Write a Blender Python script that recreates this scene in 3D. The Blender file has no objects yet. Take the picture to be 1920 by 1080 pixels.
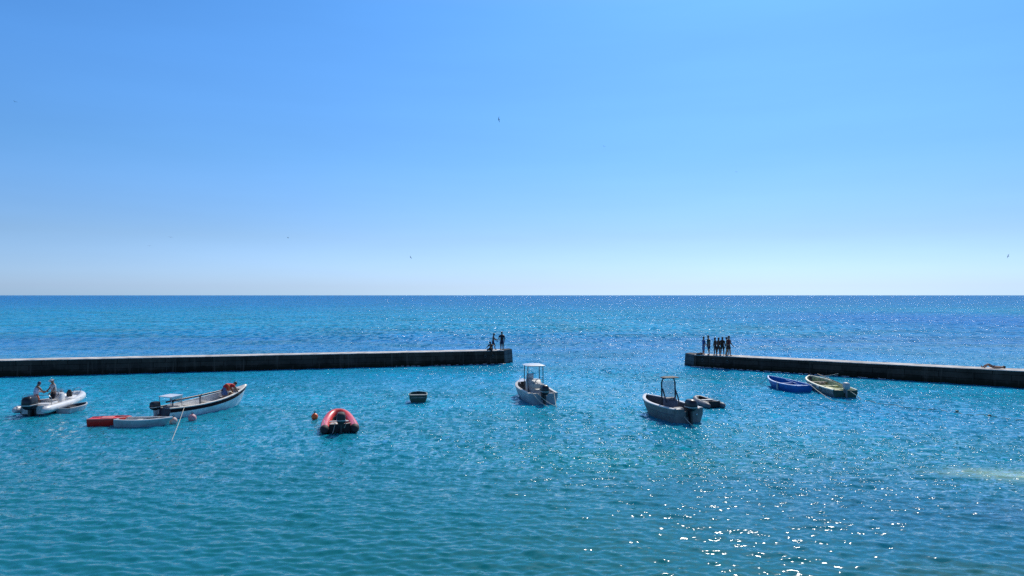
import bpy, bmesh, math, random
import numpy as np
from mathutils import Vector, Matrix, Euler
random.seed(7)
R = math.radians
sc = bpy.context.scene
COL = sc.collection

# ------------------------------------------------------------------ camera
H = 7.0            # eye height above the water
F = 1387.0         # focal length in pixels of a 1920 wide picture
HOR = 553.5        # picture row of the horizon
PITCH = math.atan((HOR - 540.0) / F)
cam_d = bpy.data.cameras.new('camera'); cam = bpy.data.objects.new('camera', cam_d); COL.objects.link(cam)
cam_d.sensor_width = 36.0; cam_d.lens = F * 36.0 / 1920.0
cam_d.clip_start = 0.1; cam_d.clip_end = 200000.0
cam.location = (0, 0, H); cam.rotation_euler = (math.pi/2 + PITCH, 0, 0)
sc.camera = cam

# ------------------------------------------------------------------ sky and sun
SUN_EL = 45.0; SUN_AZ = 19.5           # degrees; azimuth to the right of the view axis
w = bpy.data.worlds.new("World"); sc.world = w; w.use_nodes = True
nt = w.node_tree; nt.nodes.clear()
sky = nt.nodes.new('ShaderNodeTexSky'); sky.sky_type = 'NISHITA'; sky.sun_disc = False
sky.sun_elevation = R(SUN_EL); sky.sun_rotation = R(SUN_AZ)
sky.air_density = 1.0; sky.dust_density = 0.6; sky.ozone_density = 1.6; sky.altitude = 10
tc = nt.nodes.new('ShaderNodeTexCoord'); sep = nt.nodes.new('ShaderNodeSeparateXYZ')
nt.links.new(tc.outputs['Generated'], sep.inputs[0])
# tint of the air by height above the horizon; unseen upper stops reddened to warm shadows
ramp = nt.nodes.new('ShaderNodeValToRGB'); e = ramp.color_ramp.elements
SKYT = [(0.0, (0.62, 1.03, 1.98)), (0.011, (0.59, 0.90, 1.72)), (0.0755, (0.50, 0.735, 1.19)), (0.18, (0.43, 0.80, 1.23)), (0.36, (0.405, 0.905, 1.44)), (0.5, (0.60, 0.92, 1.25)), (1.0, (1.1, 1.0, 1.0))]
SKYT = [(p, tuple(x/2.0 for x in c)) for p, c in SKYT]
e[0].position = SKYT[0][0]; e[0].color = (*SKYT[0][1], 1)
e[1].position = SKYT[-1][0]; e[1].color = (*SKYT[-1][1], 1)
for p_, c_ in SKYT[1:-1]:
    n_ = e.new(p_); n_.color = (*c_, 1)
# faint uneven haze layers
wm = nt.nodes.new('ShaderNodeMapping'); wm.inputs['Scale'].default_value = (1.3, 1.3, 11.0); wm.inputs['Rotation'].default_value = (0, R(2.5), 0)
wn = nt.nodes.new('ShaderNodeTexNoise'); wn.inputs['Scale'].default_value = 1.6; wn.inputs['Detail'].default_value = 4; wn.inputs['Roughness'].default_value = 0.5
nt.links.new(tc.outputs['Generated'], wm.inputs[0]); nt.links.new(wm.outputs[0], wn.inputs['Vector'])
wa = nt.nodes.new('ShaderNodeMath'); wa.operation = 'MULTIPLY_ADD'; wa.inputs[1].default_value = 0.16; wa.inputs[2].default_value = 1.0-0.08
wb = nt.nodes.new('ShaderNodeVectorMath'); wb.operation = 'SCALE'
nt.links.new(wn.outputs[0], wa.inputs[0]); nt.links.new(wa.outputs[0], wb.inputs['Scale']); nt.links.new(ramp.outputs[0], wb.inputs[0])
nt.links.new(sep.outputs[2], ramp.inputs[0])
mul = nt.nodes.new('ShaderNodeVectorMath'); mul.operation = 'MULTIPLY'
nt.links.new(sky.outputs[0], mul.inputs[0]); nt.links.new(wb.outputs[0], mul.inputs[1])
scl = nt.nodes.new('ShaderNodeVectorMath'); scl.operation = 'SCALE'; scl.inputs['Scale'].default_value = 2.0
nt.links.new(mul.outputs[0], scl.inputs[0])
bg = nt.nodes.new('ShaderNodeBackground'); bg.inputs[1].default_value = 0.10
wo = nt.nodes.new('ShaderNodeOutputWorld')
nt.links.new(scl.outputs[0], bg.inputs[0]); nt.links.new(bg.outputs[0], wo.inputs[0])

sl = bpy.data.lights.new('sun', 'SUN'); sun = bpy.data.objects.new('sun', sl); COL.objects.link(sun)
sl.energy = 4.0; sl.angle = R(0.53); sl.color = (1.0, 0.95, 0.87)
sd = Vector((math.sin(R(SUN_AZ))*math.cos(R(SUN_EL)), math.cos(R(SUN_AZ))*math.cos(R(SUN_EL)), math.sin(R(SUN_EL))))
sun.rotation_euler = sd.to_track_quat('Z', 'Y').to_euler(); sun.location = (20, 60, 60)

sc.view_settings.view_transform = 'Standard'; sc.view_settings.look = 'None'
sc.view_settings.exposure = 0.0; sc.view_settings.gamma = 1.0
sc.render.engine = 'CYCLES'
sc.cycles.use_denoising = False
sc.cycles.max_bounces = 6; sc.cycles.transparent_max_bounces = 8
sc.cycles.sample_clamp_direct = 11.0; sc.cycles.sample_clamp_indirect = 1.5
sc.cycles.caustics_reflective = False; sc.cycles.caustics_refractive = False
sc.cycles.use_adaptive_sampling = False

# ------------------------------------------------------------------ helpers
def at(u, v, z=0.0):
    """point of height z seen at picture column u, row v (1920 x 1080)"""
    d = Vector(((u-960.0)/F, 1.0, -(v-540.0)/F))
    d.rotate(Euler((PITCH, 0, 0)))
    t = (z - H) / d.z
    return Vector((0, 0, H)) + d * t

def tag(o, label=None, cat=None, group=None, kind=None):
    if label: o['label'] = label
    if cat: o['category'] = cat
    if group: o['group'] = group
    if kind: o['kind'] = kind
    return o

def empty(name, loc=(0, 0, 0), rz=0.0):
    o = bpy.data.objects.new(name, None); COL.objects.link(o)
    o.location = loc; o.rotation_euler = (0, 0, rz); o.empty_display_size = 0.3
    return o

def mat(name, col, rough=0.5, metal=0.0, var=0.12, scale=3.0, bump=0.0, col2=None, spec=0.5, coat=0.0, alpha=1.0, stretch=(1, 1, 1)):
    m = bpy.data.materials.new(name); m.use_nodes = True
    n = m.node_tree.nodes; l = m.node_tree.links
    b = n['Principled BSDF']
    t = n.new('ShaderNodeTexCoord'); mp = n.new('ShaderNodeMapping'); mp.inputs['Scale'].default_value = stretch
    l.new(t.outputs['Object'], mp.inputs[0])
    nz = n.new('ShaderNodeTexNoise'); nz.inputs['Scale'].default_value = scale; nz.inputs['Detail'].default_value = 5; nz.inputs['Roughness'].default_value = 0.65
    l.new(mp.outputs[0], nz.inputs['Vector'])
    r = n.new('ShaderNodeValToRGB'); e = r.color_ramp.elements
    c2 = col2 or tuple(c*(1-2*var) for c in col)
    c1 = col if col2 else tuple(min(1, c*(1+var)) for c in col)
    e[0].position = 0.34; e[0].color = (*c2, 1); e[1].position = 0.62; e[1].color = (*c1, 1)
    l.new(nz.outputs[0], r.inputs[0]); l.new(r.outputs[0], b.inputs['Base Color'])
    b.inputs['Roughness'].default_value = rough; b.inputs['Metallic'].default_value = metal
    b.inputs['Specular IOR Level'].default_value = spec
    b.inputs['Coat Weight'].default_value = coat
    b.inputs['Alpha'].default_value = alpha
    if bump:
        bp = n.new('ShaderNodeBump'); bp.inputs['Distance'].default_value = bump
        nz2 = n.new('ShaderNodeTexNoise'); nz2.inputs['Scale'].default_value = scale*6; nz2.inputs['Detail'].default_value = 6
        l.new(mp.outputs[0], nz2.inputs['Vector']); l.new(nz2.outputs[0], bp.inputs['Height']); l.new(bp.outputs[0], b.inputs['Normal'])
    return m

class MB:
    def __init__(s): s.bm = bmesh.new()
    def box(s, c, d, rot=None, bevel=0.0, taper=None):
        r = bmesh.ops.create_cube(s.bm, size=1.0)['verts']
        for v in r:
            k = 1.0
            if taper is not None and v.co.z > 0: k = taper
            v.co = Vector((v.co.x*d[0]*k, v.co.y*d[1]*k, v.co.z*d[2]))
        if bevel:
            ed = list({e for v in r for e in v.link_edges})
            rr = bmesh.ops.bevel(s.bm, geom=ed, offset=bevel, segments=2, affect='EDGES', profile=0.5)
            r = list({v for f in rr['faces'] for v in f.verts} | {v for v in r if v.is_valid})
        M = Matrix.Translation(Vector(c)) @ (Euler(rot).to_matrix().to_4x4() if rot else Matrix())
        for v in r: v.co = M @ v.co
        return s
    def ball(s, c, rad, seg=12, rings=8, rot=None):
        if not hasattr(rad, '__len__'): rad = (rad,)*3
        r = bmesh.ops.create_uvsphere(s.bm, u_segments=seg, v_segments=rings, radius=1.0)['verts']
        M = Matrix.Translation(Vector(c)) @ (Euler(rot).to_matrix().to_4x4() if rot else Matrix())
        for v in r: v.co = M @ Vector((v.co.x*rad[0], v.co.y*rad[1], v.co.z*rad[2]))
        return s
    def tube(s, pts, rad, seg=8, closed=False, flat=1.0, cap=True):
        pts = [Vector(p) for p in pts]; n = len(pts)
        rads = rad if hasattr(rad, '__len__') else [rad]*n
        rings = []
        for i, p in enumerate(pts):
            a = pts[(i-1) % n] if (closed or i > 0) else p
            b = pts[(i+1) % n] if (closed or i < n-1) else p
            t = (b-a).normalized()
            up = Vector((0, 0, 1)) if abs(t.z) < 0.95 else Vector((0, 1, 0))
            x = t.cross(up).normalized(); y = x.cross(t).normalized()
            rings.append([s.bm.verts.new(p + (x*math.cos(q) + y*math.sin(q)*flat)*rads[i]) for q in [2*math.pi*k/seg for k in range(seg)]])
        for i in range(n if closed else n-1):
            A, B = rings[i], rings[(i+1) % n]
            for k in range(seg):
                s.bm.faces.new((A[k], A[(k+1) % seg], B[(k+1) % seg], B[k]))
        if cap and not closed:
            s.bm.faces.new(rings[0][::-1]); s.bm.faces.new(rings[-1])
        return s
    def grid(s, rows, closed_u=False):
        vs = [[s.bm.verts.new(Vector(p)) for p in r] for r in rows]
        for i in range(len(vs)-1):
            m = len(vs[i])
            for j in range(m if closed_u else m-1):
                try: s.bm.faces.new((vs[i][j], vs[i][(j+1) % m], vs[i+1][(j+1) % m], vs[i+1][j]))
                except ValueError: pass
        return vs
    def loft(s, rings, cap=True):
        vs = s.grid(rings, closed_u=True)
        if cap:
            s.bm.faces.new(vs[0][::-1]); s.bm.faces.new(vs[-1])
        return s
    def build(s, name, m, parent=None, smooth=True, loc=None, angle=40, solid=0.0):
        bmesh.ops.remove_doubles(s.bm, verts=s.bm.verts, dist=1e-5)
        if solid:
            bmesh.ops.recalc_face_normals(s.bm, faces=s.bm.faces)
            bmesh.ops.solidify(s.bm, geom=list(s.bm.faces), thickness=solid)
        bmesh.ops.recalc_face_normals(s.bm, faces=s.bm.faces)
        for e in s.bm.edges:
            if len(e.link_faces) == 2 and e.calc_face_angle(0) > R(angle): e.smooth = False
        me = bpy.data.meshes.new(name); s.bm.to_mesh(me); s.bm.free()
        if smooth: me.polygons.foreach_set('use_smooth', [True]*len(me.polygons))
        me.materials.append(m)
        o = bpy.data.objects.new(name, me); COL.objects.link(o)
        if parent is not None: o.parent = parent
        if loc is not None: o.location = loc
        return o

def rrect(w_, d_, z, y0=0.0, x0=0.0, k=0.3, n=4):
    """rounded rectangle ring at height z"""
    out = []; r = k*min(w_, d_)
    for cx, cy, a0 in ((w_/2-r, d_/2-r, 0), (-w_/2+r, d_/2-r, 90), (-w_/2+r, -d_/2+r, 180), (w_/2-r, -d_/2+r, 270)):
        for i in range(n):
            a = R(a0 + 90.0*i/(n-1)); out.append((x0+cx+r*math.cos(a), y0+cy+r*math.sin(a), z))
    return out

# ------------------------------------------------------------------ water
M_WATER = bpy.data.materials.new('sea_water'); M_WATER.use_nodes = True
def water_material():
    m = M_WATER; n = m.node_tree.nodes; l = m.node_tree.links; n.clear()
    out = n.new('ShaderNodeOutputMaterial')
    geo = n.new('ShaderNodeNewGeometry'); sp = n.new('ShaderNodeSeparateXYZ'); l.new(geo.outputs['Position'], sp.inputs[0])
    def math_(op, a, b=None, clamp=False):
        q = n.new('ShaderNodeMath'); q.operation = op; q.use_clamp = clamp
        for i, x in enumerate((a, b)):
            if x is None: continue
            if isinstance(x, (int, float)): q.inputs[i].default_value = x
            else: l.new(x, q.inputs[i])
        return q.outputs[0]
    def noise(scale, stretch, detail=4, rough=0.6, rot=0.0, dist=0.0):
        mp = n.new('ShaderNodeMapping'); mp.inputs['Scale'].default_value = stretch; mp.inputs['Rotation'].default_value = (0, 0, R(rot))
        l.new(geo.outputs['Position'], mp.inputs[0])
        z = n.new('ShaderNodeTexNoise'); z.inputs['Scale'].default_value = scale; z.inputs['Detail'].default_value = detail
        z.inputs['Roughness'].default_value = rough; z.inputs['Distortion'].default_value = dist
        l.new(mp.outputs[0], z.inputs['Vector']); return z.outputs[0]
    def mix(f, a, b):
        q = n.new('ShaderNodeMix'); q.data_type = 'RGBA'
        if isinstance(f, (int, float)): q.inputs[0].default_value = f
        else: l.new(f, q.inputs[0])
        for k, x in ((6, a), (7, b)):
            if isinstance(x, tuple): q.inputs[k].default_value = (*x, 1)
            else: l.new(x, q.inputs[k])
        return q.outputs[2]
    # colour of the water column by distance offshore (sandy shallows, then deep, horizon haze painted in)
    lg = math_('LOGARITHM', math_('MAXIMUM', sp.outputs[1], 5.0), 10.0)
    wob = noise(0.02, (0.35, 1, 1), 4, 0.6)
    lg2 = math_('ADD', lg, math_('MULTIPLY', math_('SUBTRACT', wob, 0.5), 0.30))
    tt = math_('DIVIDE', math_('SUBTRACT', lg2, 1.0), 3.5, True)
    rp = n.new('ShaderNodeValToRGB'); l.new(tt, rp.inputs[0])
    els = WATER_COLS
    e = rp.color_ramp.elements
    e[0].position = els[0][0]; e[0].color = (*els[0][1], 1); e[1].position = els[-1][0]; e[1].color = (*els[-1][1], 1)
    for p_, c_ in els[1:-1]:
        q = e.new(p_); q.color = (*c_, 1)
    col = rp.outputs[0]
    # weed and sand patches on the bed
    pz = noise(0.09, (0.5, 1, 1), 5, 0.6)
    pf = math_('MULTIPLY', math_('SUBTRACT', pz, 0.5, False), 3.2)
    pf = math_('ADD', pf, 0.35, True)
    col = mix(math_('MULTIPLY', pf, 0.62), col, (0.002, 0.125, 0.128))
    # yellow-green submerged rock shelf close to the right edge, violet tint beside it
    def patch(cx, cy, sx, sy, rot, amt, c, edge=0.55):
        nonlocal col
        mp = n.new('ShaderNodeMapping'); mp.vector_type = 'TEXTURE'; mp.inputs['Location'].default_value = (cx, cy, 0)
        mp.inputs['Rotation'].default_value = (0, 0, R(rot)); mp.inputs['Scale'].default_value = (sx, sy, 1)
        l.new(geo.outputs['Position'], mp.inputs[0])
        ln = n.new('ShaderNodeVectorMath'); ln.operation = 'LENGTH'; l.new(mp.outputs[0], ln.inputs[0])
        nz = noise(0.8, (1, 1, 1), 4, 0.6)
        d = math_('ADD', ln.outputs['Value'], math_('MULTIPLY', math_('SUBTRACT', nz, 0.5), 0.9))
        f = math_('DIVIDE', math_('SUBTRACT', 1.0, d), edge, True)
        col = mix(math_('MULTIPLY', f, amt), col, c)
    for a in PATCHES: patch(*a)
    # ripples: facet slopes straight from noise, so they hold at every distance
    def slope(scale, stretch, detail, rough, rot, k):
        mp = n.new('ShaderNodeMapping'); mp.inputs['Scale'].default_value = stretch; mp.inputs['Rotation'].default_value = (0, 0, R(rot))
        l.new(geo.outputs['Position'], mp.inputs[0])
        z = n.new('ShaderNodeTexNoise'); z.inputs['Scale'].default_value = scale; z.inputs['Detail'].default_value = detail
        z.inputs['Roughness'].default_value = rough; l.new(mp.outputs[0], z.inputs['Vector'])
        v = n.new('ShaderNodeVectorMath'); v.operation = 'SUBTRACT'; v.inputs[1].default_value = (0.5, 0.5, 0.5); l.new(z.outputs['Color'], v.inputs[0])
        q = n.new('ShaderNodeVectorMath'); q.operation = 'MULTIPLY'; q.inputs[1].default_value = (k*1.05, k, 0); l.new(v.outputs[0], q.inputs[0])
        return q.outputs[0]
    def vadd(a, b):
        q = n.new('ShaderNodeVectorMath'); q.operation = 'ADD'; l.new(a, q.inputs[0]); l.new(b, q.inputs[1]); return q.outputs[0]
    def vscale(a, f):
        q = n.new('ShaderNodeVectorMath'); q.operation = 'SCALE'; l.new(a, q.inputs[0])
        if isinstance(f, (int, float)): q.inputs['Scale'].default_value = f
        else: l.new(f, q.inputs['Scale'])
        return q.outputs[0]
    def norm(v):
        q = n.new('ShaderNodeVectorMath'); q.operation = 'NORMALIZE'; l.new(v, q.inputs[0]); return q.outputs[0]
    off = math_('DIVIDE', math_('SUBTRACT', sp.outputs[1], 70.0), 60.0, True)
    gust = math_('MAXIMUM', math_('SUBTRACT', math_('MULTIPLY', noise(0.055, (0.28, 1, 1), 4, 0.55, 6), 3.4), 0.75), 0.22)
    fine = vadd(slope(2.4, (0.32, 1, 1), 2, 0.6, 7, SLOPE[0]), slope(11.0, (0.45, 1, 1), 1, 0.6, -10, SLOPE[1]))
    fine = vscale(fine, math_('MULTIPLY', gust, math_('ADD', math_('MULTIPLY', math_('DIVIDE', math_('SUBTRACT', sp.outputs[1], 19.0), 26.0, True), 1.35), 0.36)))
    fine = vscale(fine, math_('SUBTRACT', 1.0, math_('MULTIPLY', off, 0.7)))
    big = vscale(slope(0.6, (0.45, 1, 1), 6, 0.72, -5, SLOPE[2]), off)
    # short steep wave faces offshore, each a facet of its own
    def facets(scale, rot, k):
        vm = n.new('ShaderNodeMapping'); vm.inputs['Scale'].default_value = scale; vm.inputs['Rotation'].default_value = (0, 0, R(rot)); l.new(geo.outputs['Position'], vm.inputs[0])
        vo = n.new('ShaderNodeTexVoronoi'); vo.inputs['Scale'].default_value = 1.0; vo.inputs['Randomness'].default_value = 1.0; l.new(vm.outputs[0], vo.inputs['Vector'])
        vs_ = n.new('ShaderNodeVectorMath'); vs_.operation = 'SUBTRACT'; vs_.inputs[1].default_value = (0.5, 0.5, 0.5); l.new(vo.outputs['Color'], vs_.inputs[0])
        vq = n.new('ShaderNodeVectorMath'); vq.operation = 'MULTIPLY'; vq.inputs[1].default_value = (k*0.62, k, 0); l.new(vs_.outputs[0], vq.inputs[0])
        return vq.outputs[0]
    lanes = math_('ADD', math_('MULTIPLY', noise(0.03, (0.3, 1, 1), 3, 0.5), 1.2), 0.4)
    big = vadd(big, vscale(facets((1.9, 0.62, 1), 5, SLOPE[3]), math_('MULTIPLY', off, lanes)))
    mid = math_('MULTIPLY', math_('DIVIDE', math_('SUBTRACT', sp.outputs[1], 24.0), 16.0, True), math_('SUBTRACT', 1.0, off))
    big = vadd(big, vscale(facets((4.2, 1.5, 1), -6, SLOPE[4]), math_('MULTIPLY', mid, gust)))
    pert = vadd(fine, big)
    nrm = norm(vadd(geo.outputs['Normal'], pert))
    nrm2 = norm(vadd(geo.outputs['Normal'], vscale(pert, 0.6)))
    df0 = n.new('ShaderNodeBsdfDiffuse'); l.new(col, df0.inputs[0]); l.new(nrm2, df0.inputs['Normal'])
    # light spreads sideways under the surface, so shadows on the water stay soft
    ss = n.new('ShaderNodeSubsurfaceScattering'); ss.falloff = 'BURLEY'; l.new(col, ss.inputs['Color']); ss.inputs['Scale'].default_value = 1.0
    ss.inputs['Radius'].default_value = (0.25, 1.0, 0.8); l.new(nrm2, ss.inputs['Normal'])
    df = n.new('ShaderNodeMixShader'); df.inputs[0].default_value = 0.4; l.new(df0.outputs[0], df.inputs[1]); l.new(ss.outputs[0], df.inputs[2])
    gl = n.new('ShaderNodeBsdfGlossy'); gl.inputs['Roughness'].default_value = WROUGH; gl.inputs['Color'].default_value = (1, 1, 1, 1)
    l.new(nrm, gl.inputs['Normal'])
    fr = n.new('ShaderNodeFresnel'); fr.inputs[0].default_value = 1.333; l.new(nrm, fr.inputs['Normal'])
    ff = math_('MINIMUM', fr.outputs[0], math_('SUBTRACT', 0.68, math_('MULTIPLY', math_('DIVIDE', math_('SUBTRACT', sp.outputs[1], 28.0), 90.0, True), 0.68-FMAX)))
    mx = n.new('ShaderNodeMixShader'); l.new(ff, mx.inputs[0]); l.new(df.outputs[0], mx.inputs[1]); l.new(gl.outputs[0], mx.inputs[2])
    l.new(mx.outputs[0], out.inputs[0])
WATER_COLS = [(0.00, (0.002, 0.120, 0.142)), (0.10, (0.002, 0.165, 0.210)), (0.145, (0.004, 0.215, 0.310)), (0.19, (0.012, 0.300, 0.470)), (0.235, (0.012, 0.305, 0.540)),
              (0.270, (0.004, 0.225, 0.500)), (0.30, (0.006, 0.195, 0.490)), (0.345, (0.003, 0.300, 0.560)), (0.42, (0.002, 0.290, 0.570)), (0.50, (0.003, 0.220, 0.55)), (0.65, (0.006, 0.190, 0.54)), (1.0, (0.05, 0.27, 0.60))]  # last stop paled to stand in for haze at the horizon
pa = at(1925, 893); pb = at(1900, 960); pc = at(1850, 1075)
pd = at(1700, 960); pe = at(1150, 860)
pf_ = at(1850, 600); pg = at(1620, 765)
PATCHES = [(pf_.x, pf_.y, 100.0, 150.0, 0, 0.75, (0.007, 0.150, 0.500), 0.8), (pg.x, pg.y, 17.0, 12.0, -35, 0.6, (0.004, 0.210, 0.470), 1.0), (pd.x, pd.y, 11.0, 9.0, -20, 0.5, (0.003, 0.120, 0.270), 1.0), (pe.x, pe.y, 9.0, 3.5, -10, 0.35, (0.003, 0.300, 0.300), 1.0),
           (pa.x, pa.y, 4.0, 1.6, -14, 1.0, (0.34, 0.52, 0.38), 1.1), (pb.x+1, pb.y-0.4, 3.5, 2.0, -10, 0.4, (0.05, 0.12, 0.24), 0.9),
           (pc.x, pc.y, 3.4, 1.2, -8, 0.45, (0.035, 0.13, 0.085), 0.8)]
SLOPE = (1.0, 1.2, 0.8, 1.6, 0.85)
WROUGH = 0.045
FMAX = 0.26
water_material()

def build_water():
    rs = [0.0, 3.0]
    r = 6.0
    while r < 17: rs.append(r); r *= 1.09
    while r < 30: rs.append(r); r *= 1.0026
    while r < 135: rs.append(r); r *= 1.0034
    while r < 400: rs.append(r); r *= 1.03
    while r < 60000: rs.append(r); r *= 1.12
    rs = np.array(rs)
    a1 = np.radians(np.linspace(-44, 44, 1100)); a2 = np.radians(np.linspace(44, 316, 60)[1:-1])
    az = np.concatenate([a1, a2]); na = len(az); nr = len(rs)
    RR, AA = np.meshgrid(rs, az, indexing='ij')
    X = RR*np.sin(AA); Y = RR*np.cos(AA); Z = np.zeros_like(X)
    # outside the moles the sea is rougher
    lim = np.where(X < 8, 76.5 + 0.24*np.minimum(X, 0), 78.0 - 0.83*np.maximum(X-17, 0))
    gap = np.exp(-((X-9)/7.0)**2)
    outside = 1/(1+np.exp(np.clip(-(Y-lim-1.0)/(1.5+10*gap), -50, 50)))
    amp_loc = (0.66 + 0.6*outside)*np.clip(0.84+(RR-24)*0.012, 0.84, 1.05)
    rng = np.random.RandomState(3)
    spacing = np.maximum(RR*0.0034 + 1e-3, RR*np.radians(88)/1100)
    for i in range(64):
        lam = 0.21*(5.2 ** (i/63.0))*(1+0.1*rng.rand())
        th = math.radians(-97 + rng.randn()*24)
        amp = 0.0061*lam**0.45*(0.5 + rng.rand())
        k = 2*math.pi/lam
        ph = rng.rand()*6.283
        att = np.clip((lam/spacing - 2.2)/2.0, 0, 1)
        sw = np.sin(k*(X*math.cos(th)+Y*math.sin(th)) + ph + 0.6*np.sin(0.11*X*(1+i % 3)+0.07*Y*(1+i % 2)+i))
        Z += amp*amp_loc*att*sw
    Z *= np.clip((140-RR)/50.0, 0, 1)
    Z = Z + 0.35*np.sign(Z)*0 
    co = np.stack([X, Y, Z], -1).reshape(-1, 3)
    co[:na] = (0, 0, 0)
    idx = np.arange(nr*na).reshape(nr, na)
    a = idx[:-1, :]; b = idx[1:, :]
    q = np.stack([a, b, np.roll(b, -1, 1), np.roll(a, -1, 1)], -1).reshape(-1, 4)
    me = bpy.data.meshes.new('sea')
    me.vertices.add(len(co)); me.vertices.foreach_set('co', co.ravel())
    me.loops.add(q.size); me.loops.foreach_set('vertex_index', q[:, ::-1].ravel() if False else q.ravel())
    me.polygons.add(len(q)); me.polygons.foreach_set('loop_start', np.arange(0, q.size, 4)); me.polygons.foreach_set('loop_total', np.full(len(q), 4))
    me.polygons.foreach_set('use_smooth', np.ones(len(q), bool))
    me.update(calc_edges=True); me.validate()
    if me.polygons[na*50].normal.z < 0: me.flip_normals()
    me.materials.append(M_WATER)
    o = bpy.data.objects.new('sea', me); COL.objects.link(o); tag(o, kind='structure')
build_water()


# ------------------------------------------------------------------ materials
WHITE = mat('white_gelcoat', (0.78, 0.77, 0.74), 0.3, var=0.07, scale=2.5, coat=0.3)
CREAM = mat('cream_gelcoat', (0.60, 0.56, 0.49), 0.4, var=0.12, scale=3)
GREYHULL = mat('grey_hull_paint', (0.21, 0.205, 0.20), 0.55, var=0.15, scale=2.5, spec=0.3)
PALEBLUE = mat('pale_blue_hull_paint', (0.36, 0.39, 0.42), 0.5, var=0.12, scale=2.0, spec=0.3)
GREYDECK = mat('grey_deck', (0.33, 0.32, 0.31), 0.7, var=0.2, scale=4)
LIGHTGREY = mat('light_grey_plastic', (0.48, 0.48, 0.47), 0.5, var=0.1)
NAVY = mat('navy_paint', (0.012, 0.014, 0.040), 0.35, var=0.2, coat=0.2)
BLACK = mat('black_plastic', (0.012, 0.012, 0.016), 0.35, var=0.2)
RUBBER = mat('black_rubber', (0.02, 0.02, 0.022), 0.7, var=0.2)
METAL = mat('brushed_metal', (0.45, 0.46, 0.48), 0.35, metal=0.9, var=0.1)
DARKFRAME = mat('dark_powder_coated_frame', (0.02, 0.025, 0.04), 0.4, var=0.1)
RED = mat('red_hypalon', (0.85, 0.06, 0.045), 0.38, var=0.12, scale=4, coat=0.35)
REDPAINT = mat('red_plastic', (0.85, 0.035, 0.02), 0.4, var=0.15, scale=3)
ORANGE = mat('orange_plastic', (0.95, 0.17, 0.03), 0.4, var=0.06)
PINK = mat('faded_pink_plastic', (0.62, 0.33, 0.35), 0.55, var=0.12, scale=6)
BLUEPAINT = mat('bright_blue_paint', (0.010, 0.135, 0.42), 0.5, var=0.15, scale=3, spec=0.3)
BLUERIM = mat('light_blue_paint', (0.30, 0.48, 0.80), 0.45, var=0.12, scale=3)
GREENDARK = mat('dark_green_paint', (0.006, 0.050, 0.030), 0.45, var=0.25, scale=4)
YELLOWGREEN = mat('faded_yellow_green_paint', (0.66, 0.68, 0.34), 0.6, var=0.3, scale=5, col2=(0.22, 0.24, 0.13))
WORNWHITE = mat('worn_cream_paint', (0.78, 0.77, 0.58), 0.55, var=0.2, scale=6)
WOOD = mat('varnished_wood', (0.30, 0.16, 0.07), 0.5, var=0.25, scale=3, stretch=(1, 8, 1))
OLDWOOD = mat('weathered_wood', (0.20, 0.16, 0.12), 0.75, var=0.3, scale=3, stretch=(1, 8, 1))
ROPE = mat('pale_rope', (0.60, 0.56, 0.46), 0.9, var=0.2, scale=30)
WEEDROPE = mat('weedy_rope', (0.66, 0.72, 0.60), 0.8, var=0.3, scale=3, col2=(0.16, 0.24, 0.14))
GLASS = mat('tinted_windscreen', (0.45, 0.50, 0.55), 0.15, var=0.1, alpha=0.35)
SKIN = mat('tanned_skin', (0.34, 0.17, 0.10), 0.5, var=0.08)
SKINDARK = mat('deeply_tanned_skin', (0.12, 0.055, 0.035), 0.5, var=0.08)
HAIR = mat('dark_hair', (0.012, 0.009, 0.008), 0.6, var=0.2)
for m_ in (ORANGE, PINK):
    b_ = m_.node_tree.nodes['Principled BSDF']; b_.inputs['Subsurface Weight'].default_value = 0.7; b_.inputs['Subsurface Radius'].default_value = (1.0, 0.45, 0.2); b_.inputs['Subsurface Scale'].default_value = 0.15
def cloth(name, c): return mat(name, c, 0.85, var=0.15, scale=8)
C_DARK = cloth('dark_cloth', (0.012, 0.012, 0.018)); C_NAVY = cloth('navy_cloth', (0.012, 0.02, 0.07)); C_MAROON = cloth('maroon_cloth', (0.09, 0.012, 0.018))
C_WHITE = cloth('white_cloth', (0.70, 0.70, 0.72)); C_GREY = cloth('grey_cloth', (0.52, 0.53, 0.54)); C_ORANGE = cloth('orange_cloth', (0.75, 0.16, 0.05))
C_RED = cloth('red_cloth', (0.60, 0.02, 0.02)); C_LILAC = cloth('pale_lilac_cloth', (0.66, 0.64, 0.76)); C_GREEN = cloth('dark_green_cloth', (0.02, 0.05, 0.04))
C_BLUE = cloth('blue_cloth', (0.04, 0.10, 0.32)); C_TEAL = cloth('blue_jean_cloth', (0.10, 0.16, 0.32)); C_BROWN = cloth('brown_cloth', (0.05, 0.025, 0.02))

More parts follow.
